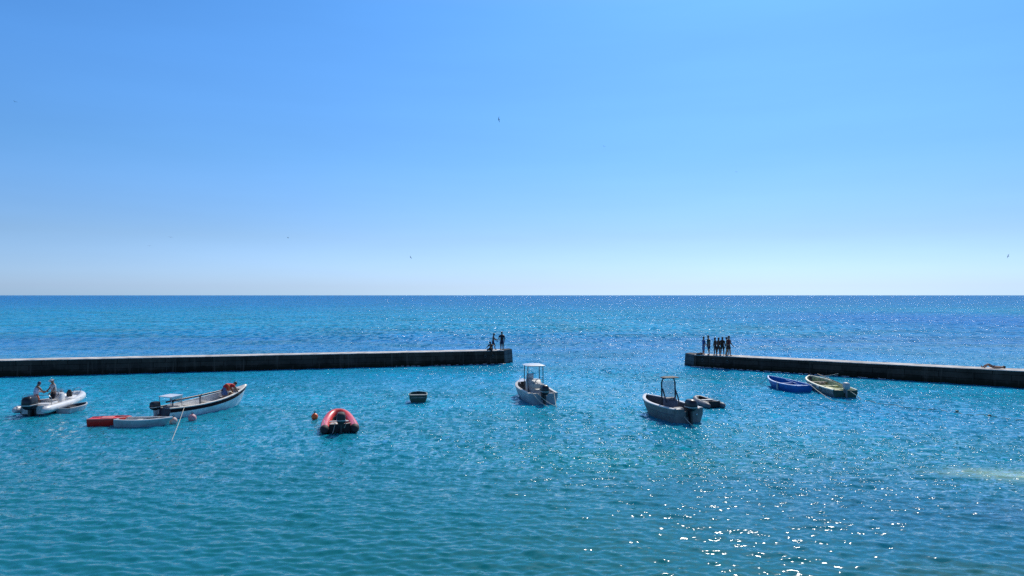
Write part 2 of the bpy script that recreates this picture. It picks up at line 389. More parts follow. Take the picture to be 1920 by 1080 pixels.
# ------------------------------------------------------------------ the two stone moles
def wall_material(name, base, dark, line_z):
    m = bpy.data.materials.new(name); m.use_nodes = True
    n = m.node_tree.nodes; l = m.node_tree.links; b = n['Principled BSDF']
    geo = n.new('ShaderNodeNewGeometry'); sp = n.new('ShaderNodeSeparateXYZ'); l.new(geo.outputs['Position'], sp.inputs[0])
    mp = n.new('ShaderNodeMapping'); mp.inputs['Scale'].default_value = (1, 1, 0.6); l.new(geo.outputs['Position'], mp.inputs[0])
    nz = n.new('ShaderNodeTexNoise'); nz.inputs['Scale'].default_value = 0.7; nz.inputs['Detail'].default_value = 8; nz.inputs['Roughness'].default_value = 0.7; l.new(mp.outputs[0], nz.inputs[0])
    r1 = n.new('ShaderNodeValToRGB'); e = r1.color_ramp.elements
    e[0].position = 0.35; e[0].color = (*[c*0.55 for c in base], 1); e[1].position = 0.65; e[1].color = (*[c*1.35 for c in base], 1); l.new(nz.outputs[0], r1.inputs[0])
    # seaweed belt under the high-water line, ragged edge
    a = n.new('ShaderNodeMath'); a.operation = 'MULTIPLY_ADD'; l.new(nz.outputs[0], a.inputs[0]); a.inputs[1].default_value = 0.9; l.new(sp.outputs[2], a.inputs[2])
    s_ = n.new('ShaderNodeMapRange'); l.new(a.outputs[0], s_.inputs[0]); s_.inputs[1].default_value = line_z+0.35; s_.inputs[2].default_value = line_z+0.65
    mx = n.new('ShaderNodeMix'); mx.data_type = 'RGBA'; l.new(s_.outputs[0], mx.inputs[0]); mx.inputs[6].default_value = (*dark, 1); l.new(r1.outputs[0], mx.inputs[7])
    # block joints and rusty, salty runs down the face
    cb = n.new('ShaderNodeCombineXYZ'); l.new(sp.outputs[0], cb.inputs[0]); l.new(sp.outputs[2], cb.inputs[1])
    br = n.new('ShaderNodeTexBrick'); br.inputs['Scale'].default_value = 1.0; br.inputs['Brick Width'].default_value = 1.9; br.inputs['Row Height'].default_value = 0.46; br.inputs['Mortar Size'].default_value = 0.02
    br.inputs['Color1'].default_value = (1.25, 1.2, 1.15, 1); br.inputs['Color2'].default_value = (0.75, 0.75, 0.78, 1); br.inputs['Mortar'].default_value = (0.25, 0.25, 0.25, 1); l.new(cb.outputs[0], br.inputs['Vector'])
    mp3 = n.new('ShaderNodeMapping'); mp3.inputs['Scale'].default_value = (2.2, 2.2, 0.12); l.new(geo.outputs['Position'], mp3.inputs[0])
    n3 = n.new('ShaderNodeTexNoise'); n3.inputs['Scale'].default_value = 1.0; n3.inputs['Detail'].default_value = 6; n3.inputs['Roughness'].default_value = 0.7; l.new(mp3.outputs[0], n3.inputs[0])
    r3 = n.new('ShaderNodeMapRange'); r3.inputs[1].default_value = 0.56; r3.inputs[2].default_value = 0.72; l.new(n3.outputs[0], r3.inputs[0])
    m1 = n.new('ShaderNodeMix'); m1.data_type = 'RGBA'; m1.blend_type = 'MULTIPLY'; m1.inputs[0].default_value = 1.0; l.new(mx.outputs[2], m1.inputs[6]); l.new(br.outputs[0], m1.inputs[7])
    m2 = n.new('ShaderNodeMix'); m2.data_type = 'RGBA'; l.new(r3.outputs[0], m2.inputs[0]); l.new(m1.outputs[2], m2.inputs[6]); m2.inputs[7].default_value = (base[0]*2.2, base[1]*2.0, base[2]*1.9, 1)
    l.new(m2.outputs[2], b.inputs['Base Color']); b.inputs['Roughness'].default_value = 0.9; b.inputs['Specular IOR Level'].default_value = 0.15
    bp = n.new('ShaderNodeBump'); bp.inputs['Distance'].default_value = 0.08
    n2 = n.new('ShaderNodeTexNoise'); n2.inputs['Scale'].default_value = 3.5; n2.inputs['Detail'].default_value = 8; l.new(geo.outputs['Position'], n2.inputs[0])
    l.new(n2.outputs[0], bp.inputs['Height']); l.new(bp.outputs[0], b.inputs['Normal'])
    return m
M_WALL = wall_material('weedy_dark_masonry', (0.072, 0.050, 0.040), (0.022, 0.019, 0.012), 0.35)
M_CAP = mat('pale_concrete_cap', (0.52, 0.49, 0.46), 0.9, var=0.25, scale=1.2, bump=0.02)
M_HEAD = wall_material('grey_concrete_head', (0.12, 0.12, 0.12), (0.02, 0.022, 0.018), 0.05)
M_IRON = mat('dull_galvanised_iron', (0.16, 0.16, 0.15), 0.6, var=0.3, scale=10)

def pier(front, z_top, depth, head_front, name, label, rings_at):
    """front: two water-level points of the long face (shore end, head end); z_top at both; head_front: far corner of the cut head"""
    root = empty(name, (0, 0, 0)); tag(root, label, 'pier', 'piers of the harbour entrance')
    A, B = front; d = (B-A); d.z = 0; L = d.length; d.normalize(); nrm = Vector((-d.y, d.x, 0))
    if nrm.y < 0: nrm = -nrm
    A2 = A - d*35.0; z0, z1 = z_top
    z0e = z0 + (z0-z1)*35.0/L*0.3
    # long wall body made of courses (slightly battered face)
    m = MB(); cols = 60; rows = []
    rnd = random.Random(name)
    for i in range(cols+1):
        t = i/cols; P = A2.lerp(B, t); zt = z0e + (z1-z0e)*t
        jog = rnd.uniform(-0.03, 0.03)
        sec = []
        for zz in (-1.2, 0.0, zt*0.5, zt):
            k = (zt-zz)*0.06
            sec.append(P - nrm*(k+jog*(1 if zz < zt else 0)) + Vector((0, 0, zz)))
        Q = P + nrm*depth
        sec.append(Q + Vector((0, 0, zt))); sec.append(Q + nrm*0.2 + Vector((0, 0, -1.2)))
        rows.append(sec)
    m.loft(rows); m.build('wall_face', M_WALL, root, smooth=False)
    m = MB(); rows = []
    for i in range(cols+1):
        t = i/cols; P = A2.lerp(B, t); zt = z0e + (z1-z0e)*t; h = 0.05 + rnd.uniform(-0.008, 0.012)
        a = P - nrm*0.04; b = P + nrm*(depth+0.04)
        rows.append([a+Vector((0, 0, zt+0.003)), a+Vector((0, 0, zt+h)), b+Vector((0, 0, zt+h)), b+Vector((0, 0, zt+0.003))])
    m.loft(rows); m.build('coping', M_CAP, root, smooth=False)
    # head block with its cut corner
    C = head_front; m = MB()
    bk = B + nrm*(depth+0.1); bk2 = C + (bk-B)*0.55
    ring = []
    g = d*0.004
    for zz, off in ((-1.2, 0.12), (0.0, 0.05), (z1+0.055, 0.0)):
        out = (C-B).normalized(); o2 = Vector((out.y, -out.x, 0)); o2 = o2 if o2.y < 0 else -o2
        ring.append([B+g+o2*off+Vector((0, 0, zz)), C+o2*off+d*off+Vector((0, 0, zz)), bk2+d*off+Vector((0, 0, zz)), bk+g+Vector((0, 0, zz))])
    m.loft(ring); m.build('pier_head', M_HEAD, root, smooth=False)
    for dd in rings_at:
        P = B - d*dd - nrm*0.16 + Vector((0, 0, z1*0.62))
        m = MB(); pts = [P + d*math.cos(q)*0.12 + Vector((0, 0, math.sin(q)*0.12)) for q in [k*math.pi/5 for k in range(10)]]
        m.tube(pts, 0.016, 6, closed=True); m.box(P+Vector((0, 0, 0.13))+nrm*0.04, (0.07, 0.14, 0.07)); m.build('mooring_ring', M_IRON, root)
    return root, A, B, d, nrm
LA = at(0, 706.6); LB = at(945, 682); LC = at(960, 679)
pier((LA, LB), (1.35, 1.31), 2.0, LC, 'pier', 'long dark pier wall on the left, its pale end at the harbour gap', (1.2, 2.0))
RA = at(1920, 727.5); RB = at(1302, 687.5); RC = at(1285, 684)
pier((RA, RB), (1.30, 1.12), 2.0, RC, 'pier', 'long dark pier wall on the right, a row of people standing at its end', (0.9, 2.0, 3.4))

# white flecks modelling sun glints and lapping foam along the foot of the moles
FOAM_GLINT = mat('foam_glints', (0.85, 0.87, 0.88), 0.6, var=0.05)
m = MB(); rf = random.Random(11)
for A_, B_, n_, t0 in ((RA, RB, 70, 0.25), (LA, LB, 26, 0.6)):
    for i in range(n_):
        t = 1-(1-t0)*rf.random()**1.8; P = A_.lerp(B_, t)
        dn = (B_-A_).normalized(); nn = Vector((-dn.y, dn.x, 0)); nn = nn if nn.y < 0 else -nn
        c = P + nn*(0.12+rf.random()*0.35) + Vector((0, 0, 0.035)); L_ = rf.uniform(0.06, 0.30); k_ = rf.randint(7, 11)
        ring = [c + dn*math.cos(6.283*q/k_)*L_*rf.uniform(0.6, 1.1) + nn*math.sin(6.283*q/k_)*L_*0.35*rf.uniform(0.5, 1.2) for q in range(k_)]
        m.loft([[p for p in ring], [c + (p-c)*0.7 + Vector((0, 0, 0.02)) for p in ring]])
tag(m.build('foam_glints', FOAM_GLINT), kind='stuff')

# ------------------------------------------------------------------ boat builders (local axes: +Y bow, Z up, origin at the waterline under the transom)
class Hull:
    def __init__(s, L, B, sheer=(0.5, 0.55, 0.9), tw=0.85, pw=2.2, rake=0.45, draft=0.25, deadrise=0.5, full=0.4, tz=0.0):
        s.L, s.B, s.sh, s.tw, s.pw, s.rake, s.draft, s.dead, s.full = L, B, sheer, tw, pw, rake, draft, deadrise, full
    def zs(s, t):
        a, b, c = s.sh
        return (1-t)*(1-t)*a + 2*t*(1-t)*b + t*t*c
    def hb(s, t):
        if t < s.full: return s.B/2*(s.tw + (1-s.tw)*math.sin(t/s.full*math.pi/2))
        return s.B/2*max(0.0, 1 - ((t-s.full)/(1-s.full))**s.pw)
    def P(s, t, v, side, off=0.0):
        """v 0 keel .. 1 sheer"""
        b = s.hb(t); zt = s.zs(t); kz = -s.draft + (s.draft+0.08)*max(0, (t-0.7)/0.3)**2
        fl = 0.62 + 0.30*(1-t*t)
        prof = [(0, 0.0, 0.0), (0.30, fl*0.82, 0.18*s.dead*2), (0.45, fl*0.93, 0.36), (0.75, 0.5*(fl+1)+0.02, 0.7), (1.0, 1.0, 1.0)]
        for (v0, x0, y0), (v1, x1, y1) in zip(prof, prof[1:]):
            if v <= v1+1e-9:
                q = (v-v0)/(v1-v0); x = x0+(x1-x0)*q; zz = y0+(y1-y0)*q; break
        z = kz + (zt-kz)*zz
        y = s.L*t - s.rake*(1-zz)*t**4
        return Vector((side*(b*x+off), y, z))
    def ts(s, n=26): return [1-(1-i/n)**1.35 for i in range(n+1)]
    def skin(s, mt, parent, name='hull'):
        m = MB(); vv = [1, .88, .75, .6, .45, .37, .30, .15, 0]
        rows = []
        for t in s.ts():
            rows.append([s.P(t, v, -1) for v in vv] + [s.P(t, v, 1) for v in vv[::-1][1:]])
        vs = m.grid(rows)
        return m.build(name, mt, parent, angle=28, solid=-0.012)
    def transom(s, mt, parent, drop=0.0, dw=0.4, thick=0.05):
        m = MB(); vv = [0, .15, .30, .37, .45, .6, .75, .88, 1]
        ring = [s.P(0, v, 1) for v in vv]
        if drop: ring += [Vector((dw/2+0.06, 0, s.zs(0))), Vector((dw/2, 0, s.zs(0)-drop)), Vector((-dw/2, 0, s.zs(0)-drop)), Vector((-dw/2-0.06, 0, s.zs(0)))]
        ring += [s.P(0, v, -1) for v in vv[::-1][:-1]]
        m.loft([[p+Vector((0, -0.015, 0)) for p in ring], [p*1.0+Vector((0, thick, 0)) for p in ring]])
        return m.build('transom', mt, parent, smooth=False)
    def inner(s, mt, parent, w_=0.10, floor=0.16, t0=0.0, t1=0.96, name='deck', k=0.86):
        m = MB(); rows = []
        n = 22
        for i in range(n+1):
            t = t0+(t1-t0)*i/n; b = max(0.01, s.hb(t)-w_); zt = s.zs(t)-0.01; y = s.L*t - (w_*0.8 if i == n else 0) + (0.06 if i == 0 else 0)
            f = min(floor, zt-0.12); kk = k*(1-0.45*t**4)
            rows.append([(-b, y, zt), (-b*(1+kk)/2, y-0.01*t, (zt*0.45+f*0.55)), (-b*kk, y-s.rake*0.5*t**4, f), (0, y-s.rake*0.5*t**4, f), (b*kk, y-s.rake*0.5*t**4, f), (b*(1+kk)/2, y-0.01*t, (zt*0.45+f*0.55)), (b, y, zt)])
        m.grid(rows)
        return m.build(name, mt, parent, angle=30)
    def gunwale(s, mt, parent, w_=0.10, h=0.05, name='gunwale', out=0.02, aft=True):
        m = MB(); rows = []
        tl = s.ts(30)
        path = [(s.hb(t), s.L*t, s.zs(t)) for t in tl]
        full = [(-a, b, c) for a, b, c in path] + [(a, b, c) for a, b, c in path[::-1][1:]]
        full = [Vector(p) for p in full]
        for i, p in enumerate(full):
            a = full[max(0, i-1)]; b = full[min(len(full)-1, i+1)]; t = (b-a); t.z = 0; t.normalize()
            inn = Vector((t.y, -t.x, 0))
            o = p - inn*out; q = p + inn*w_
            rows.append([o+Vector((0, 0, -h*0.4)), o+Vector((0, 0, h*0.45)), o+inn*0.03+Vector((0, 0, h*0.7)), q+Vector((0, 0, h*0.7)), q+Vector((0, 0, -h*0.4))])
        m.loft(rows)
        return m.build(name, mt, parent, angle=50)
    def strake(s, mt, parent, v0, v1, name='sheer_band', off=0.012, t1=1.0):
        objs = []
        m = MB()
        for side in (-1, 1):
            rows = []
            for t in s.ts():
                t = t*t1
                rows.append([s.P(t, v0, side, off), s.P(t, (v0+v1)/2, side, off+0.006), s.P(t, v1, side, off)])
            m.grid(rows)
        m.bm.normal_update()
        return m.build(name, mt, parent, angle=60, solid=0.008)
    def foredeck(s, mt, parent, t0=0.72, camber=0.05):
        m = MB(); rows = []
        for i in range(10):
            t = t0+(0.985-t0)*i/9; b = s.hb(t)-0.02; z = s.zs(t)+0.03
            rows.append([(-b, s.L*t, z), (-b*0.5, s.L*t, z+camber*0.7), (0, s.L*t, z+camber), (b*0.5, s.L*t, z+camber*0.7), (b, s.L*t, z)])
        m.grid(rows); return m.build('foredeck', mt, parent, solid=0.03)
    def thwart(s, mt, parent, t, z, w_=0.25, name='thwart', inset=0.08):
        b = s.hb(t)-inset; m = MB(); m.box((0, s.L*t, z), (2*b, w_, 0.045), bevel=0.008)
        return m.build(name, mt, parent, smooth=False)

def outboard(parent, y=-0.05, ztop=0.6, size=1.0, cowl=BLACK, x=0.0, tilt=0.0, leg=BLACK, turn=0.0, tiller=True):
    """engine clamped on the transom; root is the leg, children cowling, propeller, tiller"""
    s = size
    m = MB()
    m.loft([rrect(0.10*s, 0.20*s, z*s, y0=yy*s) for z, yy in ((0.05, -0.12), (-0.3, -0.13), (-0.62, -0.14))])
    m.loft([rrect(0.05*s, 0.30*s, z*s, y0=yy*s) for z, yy in ((-0.60, -0.17), (-0.64, -0.17))])
    m.loft([rrect(0.04*s, 0.14*s, z*s, y0=yy*s) for z, yy in ((-0.62, -0.14), (-0.95, -0.15))])
    m.ball((0, -0.17*s, -0.78*s), (0.05*s, 0.2*s, 0.05*s))
    m.box((0, 0.02*s, -0.08*s), (0.26*s, 0.10*s, 0.34*s), bevel=0.015*s)
    r = m.build('outboard_motor', leg, parent)
    r.location = (x, y, ztop+0.04*s); r.rotation_euler = (tilt, 0, turn)
    c = MB()
    c.loft([rrect(w_*s, d_*s, z*s, y0=yy*s, k=0.35) for w_, d_, z, yy in ((0.22, 0.36, 0.02, -0.13), (0.34, 0.54, 0.10, -0.15), (0.37, 0.60, 0.24, -0.16), (0.35, 0.57, 0.40, -0.16), (0.26, 0.45, 0.48, -0.15), (0.10, 0.2, 0.505, -0.14))])
    c.build('cowling', cowl, r)
    b = MB(); b.loft([rrect(w_*s, d_*s, z*s, y0=-0.156*s, k=0.35) for w_, d_, z in ((0.375, 0.600, 0.165), (0.384, 0.612, 0.17), (0.388, 0.618, 0.20), (0.38, 0.61, 0.205))])
    b.build('trim_band', LIGHTGREY, r)
    p = MB()
    for k in range(3):
        a = k*2.094; p.box((0.09*s*math.cos(a), -0.385*s, -0.78*s+0.09*s*math.sin(a)), (0.12*s, 0.014, 0.07*s), rot=(0, -a, 0))
    p.ball((0, -0.38*s, -0.78*s), (0.03*s, 0.06*s, 0.03*s)); p.build('propeller', METAL, r)
    if tiller:
        t = MB(); t.tube([(0, 0.12*s, 0.10*s), (0.02, 0.35*s, 0.16*s), (0.03, 0.62*s, 0.18*s)], [0.025, 0.022, 0.03], 8); t.build('tiller', RUBBER, r)
    return r

def place(root, stern, bow, label, cat, group=None):
    """stern and bow: world points on the water"""
    d = bow-stern; root.location = (stern.x, stern.y, 0.0); root.rotation_euler = (0, 0, math.atan2(-d.x, d.y))
    tag(root, label, cat, group)
    return d.xy.length

def rail(parent, pts, r=0.014, mt=METAL, name='handrail'):
    m = MB(); m.tube(pts, r, 6); return m.build(name, mt, parent)

def curve3(a, b, sag, n=14):
    a, b = Vector(a), Vector(b)
    return [a.lerp(b, i/n) + Vector((0, 0, -sag*4*(i/n)*(1-i/n))) for i in range(n+1)]
def rope(pts, label, r=0.018, mt=ROPE, group='mooring ropes', name='mooring_rope'):
    m = MB(); m.tube(pts, r, 6); o = m.build(name, mt); tag(o, label, 'rope', group); return o
GB = 'boats moored in the harbour'

# --- white rigid inflatable at the far left
def tube_boat(root, L, B, r, tube_mat, cone_mat, z0=0.28, rise=0.35, bowp=2.6, inner_mat=WHITE, name='inflatable_tube', conelen=0.45):
    n = 40; pts = []
    for i in range(n+1):
        q = i/n; a = math.pi*q          # port stern -> bow -> starboard stern
        c = math.cos(a); s_ = math.sin(a)
        x = -math.copysign(abs(c)**(2/bowp), c)*(B/2-r); y = (s_**(2/2.2))*(L-r) if s_ > 0 else 0
        pts.append(Vector((x, y, z0 + rise*max(0, y/L)**3)))
    m = MB(); m.tube(pts, r, 14); m.build(name, tube_mat, root)
    for e, side in ((0, -1), (-1, 1)):
        c = MB(); p = pts[e]
        c.tube([p+Vector((0, 0.02, 0)), p+Vector((0, -conelen*0.5, -0.0)), p+Vector((0, -conelen*0.9, -0.02)), p+Vector((0, -conelen, -0.02))], [r*1.01, r*0.93, r*0.62, r*0.45], 14)
        c.build('tube_end_cone', cone_mat, root)
    return pts
def rib_hull(root, L, B, r, mt, deck_mt, z=0.16):
    m = MB(); rows = []
    for i in range(16):
        t = i/15; b = (B/2-r)*(1-max(0, (t-0.45)/0.55)**2.4); y = (L-2*r*0.9)*t; k = -0.3+0.42*t**3
        rows.append([(-b-0.01, y, 0.24+0.25*t**3), (-b*0.8, y, 0.02+0.3*t**3), (0, y, k), (b*0.8, y, 0.02+0.3*t**3), (b+0.01, y, 0.24+0.25*t**3)])
    m.grid(rows); m.build('hull', mt, root, solid=0.02)
    m = MB(); rows = []
    for i in range(14):
        t = i/13; b = (B/2-r)*(1-max(0, (t-0.45)/0.55)**2.4); y = (L-2*r*0.9)*t
        rows.append([(-b, y, z+0.06*t), (0, y, z+0.012+0.06*t), (b, y, z+0.06*t)])
    m.grid(rows); m.build('deck', deck_mt, root, solid=0.02)

def white_rib():
    root = empty('rigid_inflatable_boat')
    st = at(62, 779); st.z = 0
    L = place(root, st, at(151, 756), 'white rigid inflatable with two people aboard, furthest left in the harbour', 'boat', GB)
    L = 4.9; B = 2.1; r = 0.22
    tube_boat(root, L, B, r, WHITE, mat('white_vinyl', (0.7, 0.7, 0.7), 0.4), z0=0.36, rise=0.30)
    rib_hull(root, L, B, r, PALEBLUE, CREAM, z=0.2)
    m = MB(); m.box((0, 0.0, 0.32), (B-4*r+0.1, 0.07, 0.5), bevel=0.02); m.build('transom', WHITE, root, smooth=False)
    outboard(root, y=-0.05, ztop=0.30, size=1.6, x=0.0, tiller=False)
    # console and seat
    c = MB(); c.loft([rrect(0.75, 0.62, 0.2, y0=2.35), rrect(0.75, 0.60, 0.7, y0=2.35), rrect(0.66, 0.42, 0.98, y0=2.42), rrect(0.5, 0.25, 1.02, y0=2.46)]); c.build('console', WHITE, root)
    g = MB(); g.grid([[(-0.3, 2.55, 1.0), (0.3, 2.55, 1.0)], [(-0.24, 2.46, 1.26), (0.24, 2.46, 1.26)]]); g.build('windscreen', GLASS, root, solid=0.01)
    s_ = MB(); s_.box((0, 1.35, 0.42), (0.95, 0.55, 0.46), bevel=0.05); s_.build('seat', WHITE, root)
    s_ = MB(); s_.box((0, 1.35, 0.70), (0.95, 0.55, 0.09), bevel=0.03); s_.build('seat_cushion', GREYDECK, root)
    s_ = MB(); s_.box((0, 3.65, 0.36), (0.95, 0.95, 0.30), bevel=0.06, taper=0.9); s_.build('bow_cushion', CREAM, root)
    a = MB()
    for k in range(2): pass
    s_ = MB(); s_.box((0, 0.55, 0.42), (1.5, 0.6, 0.42), bevel=0.06); s_.build('stern_bench', WHITE, root)
    s_ = MB(); s_.loft([rrect(1.15, 1.3, 0.2, y0=3.35, k=0.4), rrect(1.1, 1.25, 0.62, y0=3.35, k=0.4), rrect(0.95, 1.1, 0.68, y0=3.35, k=0.4)]); s_.build('bow_locker', WHITE, root)
    rail(root, [(-0.85, 0.35, 0.5), (-0.84, 0.32, 1.0), (-0.7, 0.3, 1.14), (0.7, 0.3, 1.14), (0.84, 0.32, 1.0), (0.85, 0.35, 0.5)], 0.02, name='stern_arch')
    rail(root, [(0.22, 4.4, 0.75), (0.2, 4.6, 1.0), (0.0, 4.7, 1.04), (-0.2, 4.6, 1.0), (-0.22, 4.4, 0.75)], 0.02, name='bow_rail')
    m = MB(); m.tube([(0.15, 2.05, 0.95), (0.15, 2.0, 0.98)], 0.02)
    m.tube([(0.15+0.15*math.cos(q), 1.98, 1.0+0.15*math.sin(q)) for q in [k*math.pi/6 for k in range(12)]], 0.018, 6, closed=True); m.build('steering_wheel', BLACK, root)
    for (x, y, z, s) in ((0.28, 3.15, 0.90, 0.28), (-0.15, 3.0, 0.86, 0.2)):
        m = MB(); m.loft([rrect(s, s*0.8, z-0.25, y0=y, x0=x), rrect(s*1.1, s, z, y0=y, x0=x), rrect(s*0.5, s*0.4, z+0.2, y0=y, x0=x)]); m.build('gear_bag', RUBBER, root)
    m = MB(); m.tube([(-B/2+r, 0.2+0.3*k, 0.36+r+0.005+0.02*math.sin(k)) for k in range(12)], 0.015, 6); m.build('grab_line', ROPE, root)
    m = MB(); m.tube([(B/2-r, 0.2+0.3*k, 0.36+r+0.005+0.02*math.sin(k)) for k in range(12)], 0.015, 6); m.build('grab_line', ROPE, root)
    return root
WR = white_rib()

def small_tender():
    root = empty('small_dinghy')
    a = at(118, 775); b = at(157, 766)
    place(root, a, b, 'small pale tender with a dark inside, moored beside the white rigid inflatable', 'boat', GB)
    h = Hull(2.1, 1.0, (0.30, 0.28, 0.36), tw=0.9, pw=3.0, rake=0.15, draft=0.15)
    h.skin(mat('grey_white_hull_paint', (0.50, 0.52, 0.54), 0.45, var=0.15), root); h.transom(LIGHTGREY, root)
    h.inner(RUBBER, root, w_=0.05, floor=0.12, name='inner_hull'); h.gunwale(LIGHTGREY, root, w_=0.05, h=0.04)
    h.thwart(BLACK, root, 0.45, 0.22)
small_tender()

# --- red kayak-like float and white dinghy behind the long boat
def red_float():
    root = empty('red_punt'); a = at(168, 797); b = at(236, 795)
    d = place(root, a, b, 'flat red plastic punt floating at the left end of the white dinghy', 'boat', GB)
    h = Hull(2.1, 0.95, (0.36, 0.36, 0.40), tw=0.86, pw=4.0, rake=0.12, draft=0.12)
    h.skin(REDPAINT, root); h.transom(REDPAINT, root)
    h.gunwale(mat('pale_red_plastic', (0.75, 0.16, 0.14), 0.5), root, w_=0.06, h=0.05)
    m = MB(); rows = []
    for i in range(10):
        t = i/9*0.97; b_ = h.hb(t)-0.05; rows.append([(-b_, h.L*t+0.02, 0.34), (-b_*0.4, h.L*t+0.02, 0.37), (b_*0.4, h.L*t+0.02, 0.37), (b_, h.L*t+0.02, 0.34)])
    m.grid(rows); m.build('deck', REDPAINT, root, solid=0.02)
    m = MB(); m.box((0, 0.9, 0.39), (0.5, 0.6, 0.03), bevel=0.01); m.build('hatch_cover', mat('pale_red_cover', (0.72, 0.22, 0.2), 0.6), root)
red_float()
def white_dinghy():
    root = empty('rowing_dinghy'); a = at(219, 799); b = at(318, 797)
    place(root, a, b, 'low grey and white rowing dinghy between the red punt and the long boat', 'boat', GB)
    h = Hull(2.85, 1.15, (0.40, 0.33, 0.42), tw=0.72, pw=2.2, rake=0.3, draft=0.15)
    h.skin(mat('grey_green_hull_paint', (0.46, 0.50, 0.49), 0.5, var=0.12), root); h.transom(LIGHTGREY, root)
    h.inner(CREAM, root, w_=0.07, floor=0.15, name='inner_hull'); h.gunwale(WHITE, root, w_=0.06, h=0.05)
    h.thwart(CREAM, root, 0.38, 0.28); h.thwart(CREAM, root, 0.70, 0.30, 0.2)
    m = MB(); m.tube([(0.25, 1.6, 0.42), (0.1, 2.3, 0.44)], 0.02); m.box((0.05, 2.45, 0.44), (0.12, 0.3, 0.02)); m.build('oar', BLACK, root)
white_dinghy()

def long_boat():
    root = empty('wooden_longboat'); a = at(303, 785.5); b = at(454, 757.5)
    L = place(root, a, b, 'long white wooden boat with a dark band and a person bending over its bow', 'boat', GB)
    L = (b-a).length
    h = Hull(L+0.4, 1.85, (0.62, 0.42, 1.18), tw=0.70, pw=2.1, rake=0.6, draft=0.3, full=0.45)
    h.skin(mat('sea_white_hull_paint', (0.80, 0.84, 0.84), 0.5, spec=0.4, var=0.12, scale=2), root)
    h.transom(NAVY, root); h.strake(mat('dark_maroon_band', (0.012, 0.004, 0.009), 0.7, var=0.3, spec=0.15), root, 0.78, 0.99)
    h.inner(mat('cream_inner_paint', (0.80, 0.77, 0.70), 0.6, var=0.15, scale=2), root, w_=0.09, floor=0.17, name='inner_hull')
    h.gunwale(mat('cream_wood', (0.74, 0.71, 0.64), 0.6, var=0.15), root, w_=0.09, h=0.06, out=0.03)
    for t, z in ((0.16, 0.42), (0.36, 0.40), (0.56, 0.46), (0.74, 0.62)): h.thwart(CREAM, root, t, z, 0.26)
    h.foredeck(CREAM, root, 0.86, 0.04)
    outboard(root, y=-0.03, ztop=0.46, size=1.0, x=-0.3, cowl=BLACK, leg=LIGHTGREY)
    LL = h.L
    # unstepped mast lying on crutches
    m = MB(); m.tube([(0.12, 0.2, 0.93), (0.10, LL*0.4, 1.00), (0.05, LL*0.74, 1.12)], [0.055, 0.055, 0.045], 10); m.build('lowered_mast', DARKFRAME, root)
    for t, z in ((0.10, 0.90), (0.40, 0.95), (0.70, 1.06)):
        m = MB(); m.tube([(0.12, LL*t, 0.2), (0.12, LL*t, z-0.02)], 0.035, 8); m.tube([(0.02, LL*t, z+0.14), (0.04, LL*t, z-0.02), (0.2, LL*t, z-0.02), (0.22, LL*t, z+0.14)], 0.025, 6); m.build('crutch', DARKFRAME, root)
    # small white shelter over the stern
    m = MB()
    m.loft([[(-0.55, 0.25, 1.18), (0.45, 0.25, 1.18), (0.45, 1.10, 1.22), (-0.55, 1.10, 1.22)], [(-0.55, 0.25, 1.225), (0.45, 0.25, 1.225), (0.45, 1.10, 1.265), (-0.55, 1.10, 1.265)]])
    m.build('shelter_roof', WHITE, root, smooth=False)
    for x, y in ((-0.5, 0.3), (0.4, 0.3), (-0.5, 1.05), (0.4, 1.05)):
        m = MB(); m.tube([(x, y, 0.45), (x, y, 1.19)], 0.018, 6); m.build('shelter_post', METAL, root)
    m = MB(); m.grid([[(0.41, 1.06, 0.8), (0.41, 1.06, 1.20)], [(-0.51, 1.06, 0.8), (-0.51, 1.06, 1.20)]]); m.build('shelter_screen', GLASS, root, solid=0.01)
    m = MB(); m.box((-0.1, 0.75, 0.42), (0.8, 0.5, 0.45), bevel=0.02); m.build('engine_box', GREYDECK, root)
    for x, y, s in ((0.3, 2.7, 0.34), (-0.2, 3.4, 0.28), (0.2, LL*0.62, 0.3)):
        m = MB(); m.loft([rrect(s, s, 0.18, x0=x, y0=y), rrect(s*1.1, s*1.1, 0.36, x0=x, y0=y), rrect(s*0.6, s*0.6, 0.46, x0=x, y0=y)]); m.build('gear_bundle', RUBBER if s > .3 else GREYDECK, root)
    for q in range(4):
        m = MB(); m.ball((0.25-0.15*q, LL*(0.80+0.02*(q % 2)), 0.72+0.03*q), (0.14, 0.16, 0.1)); m.build('coiled_net', (OLDWOOD, CREAM, WOOD, WORNWHITE)[q], root)
    return h, root
LBH, LBR = long_boat()

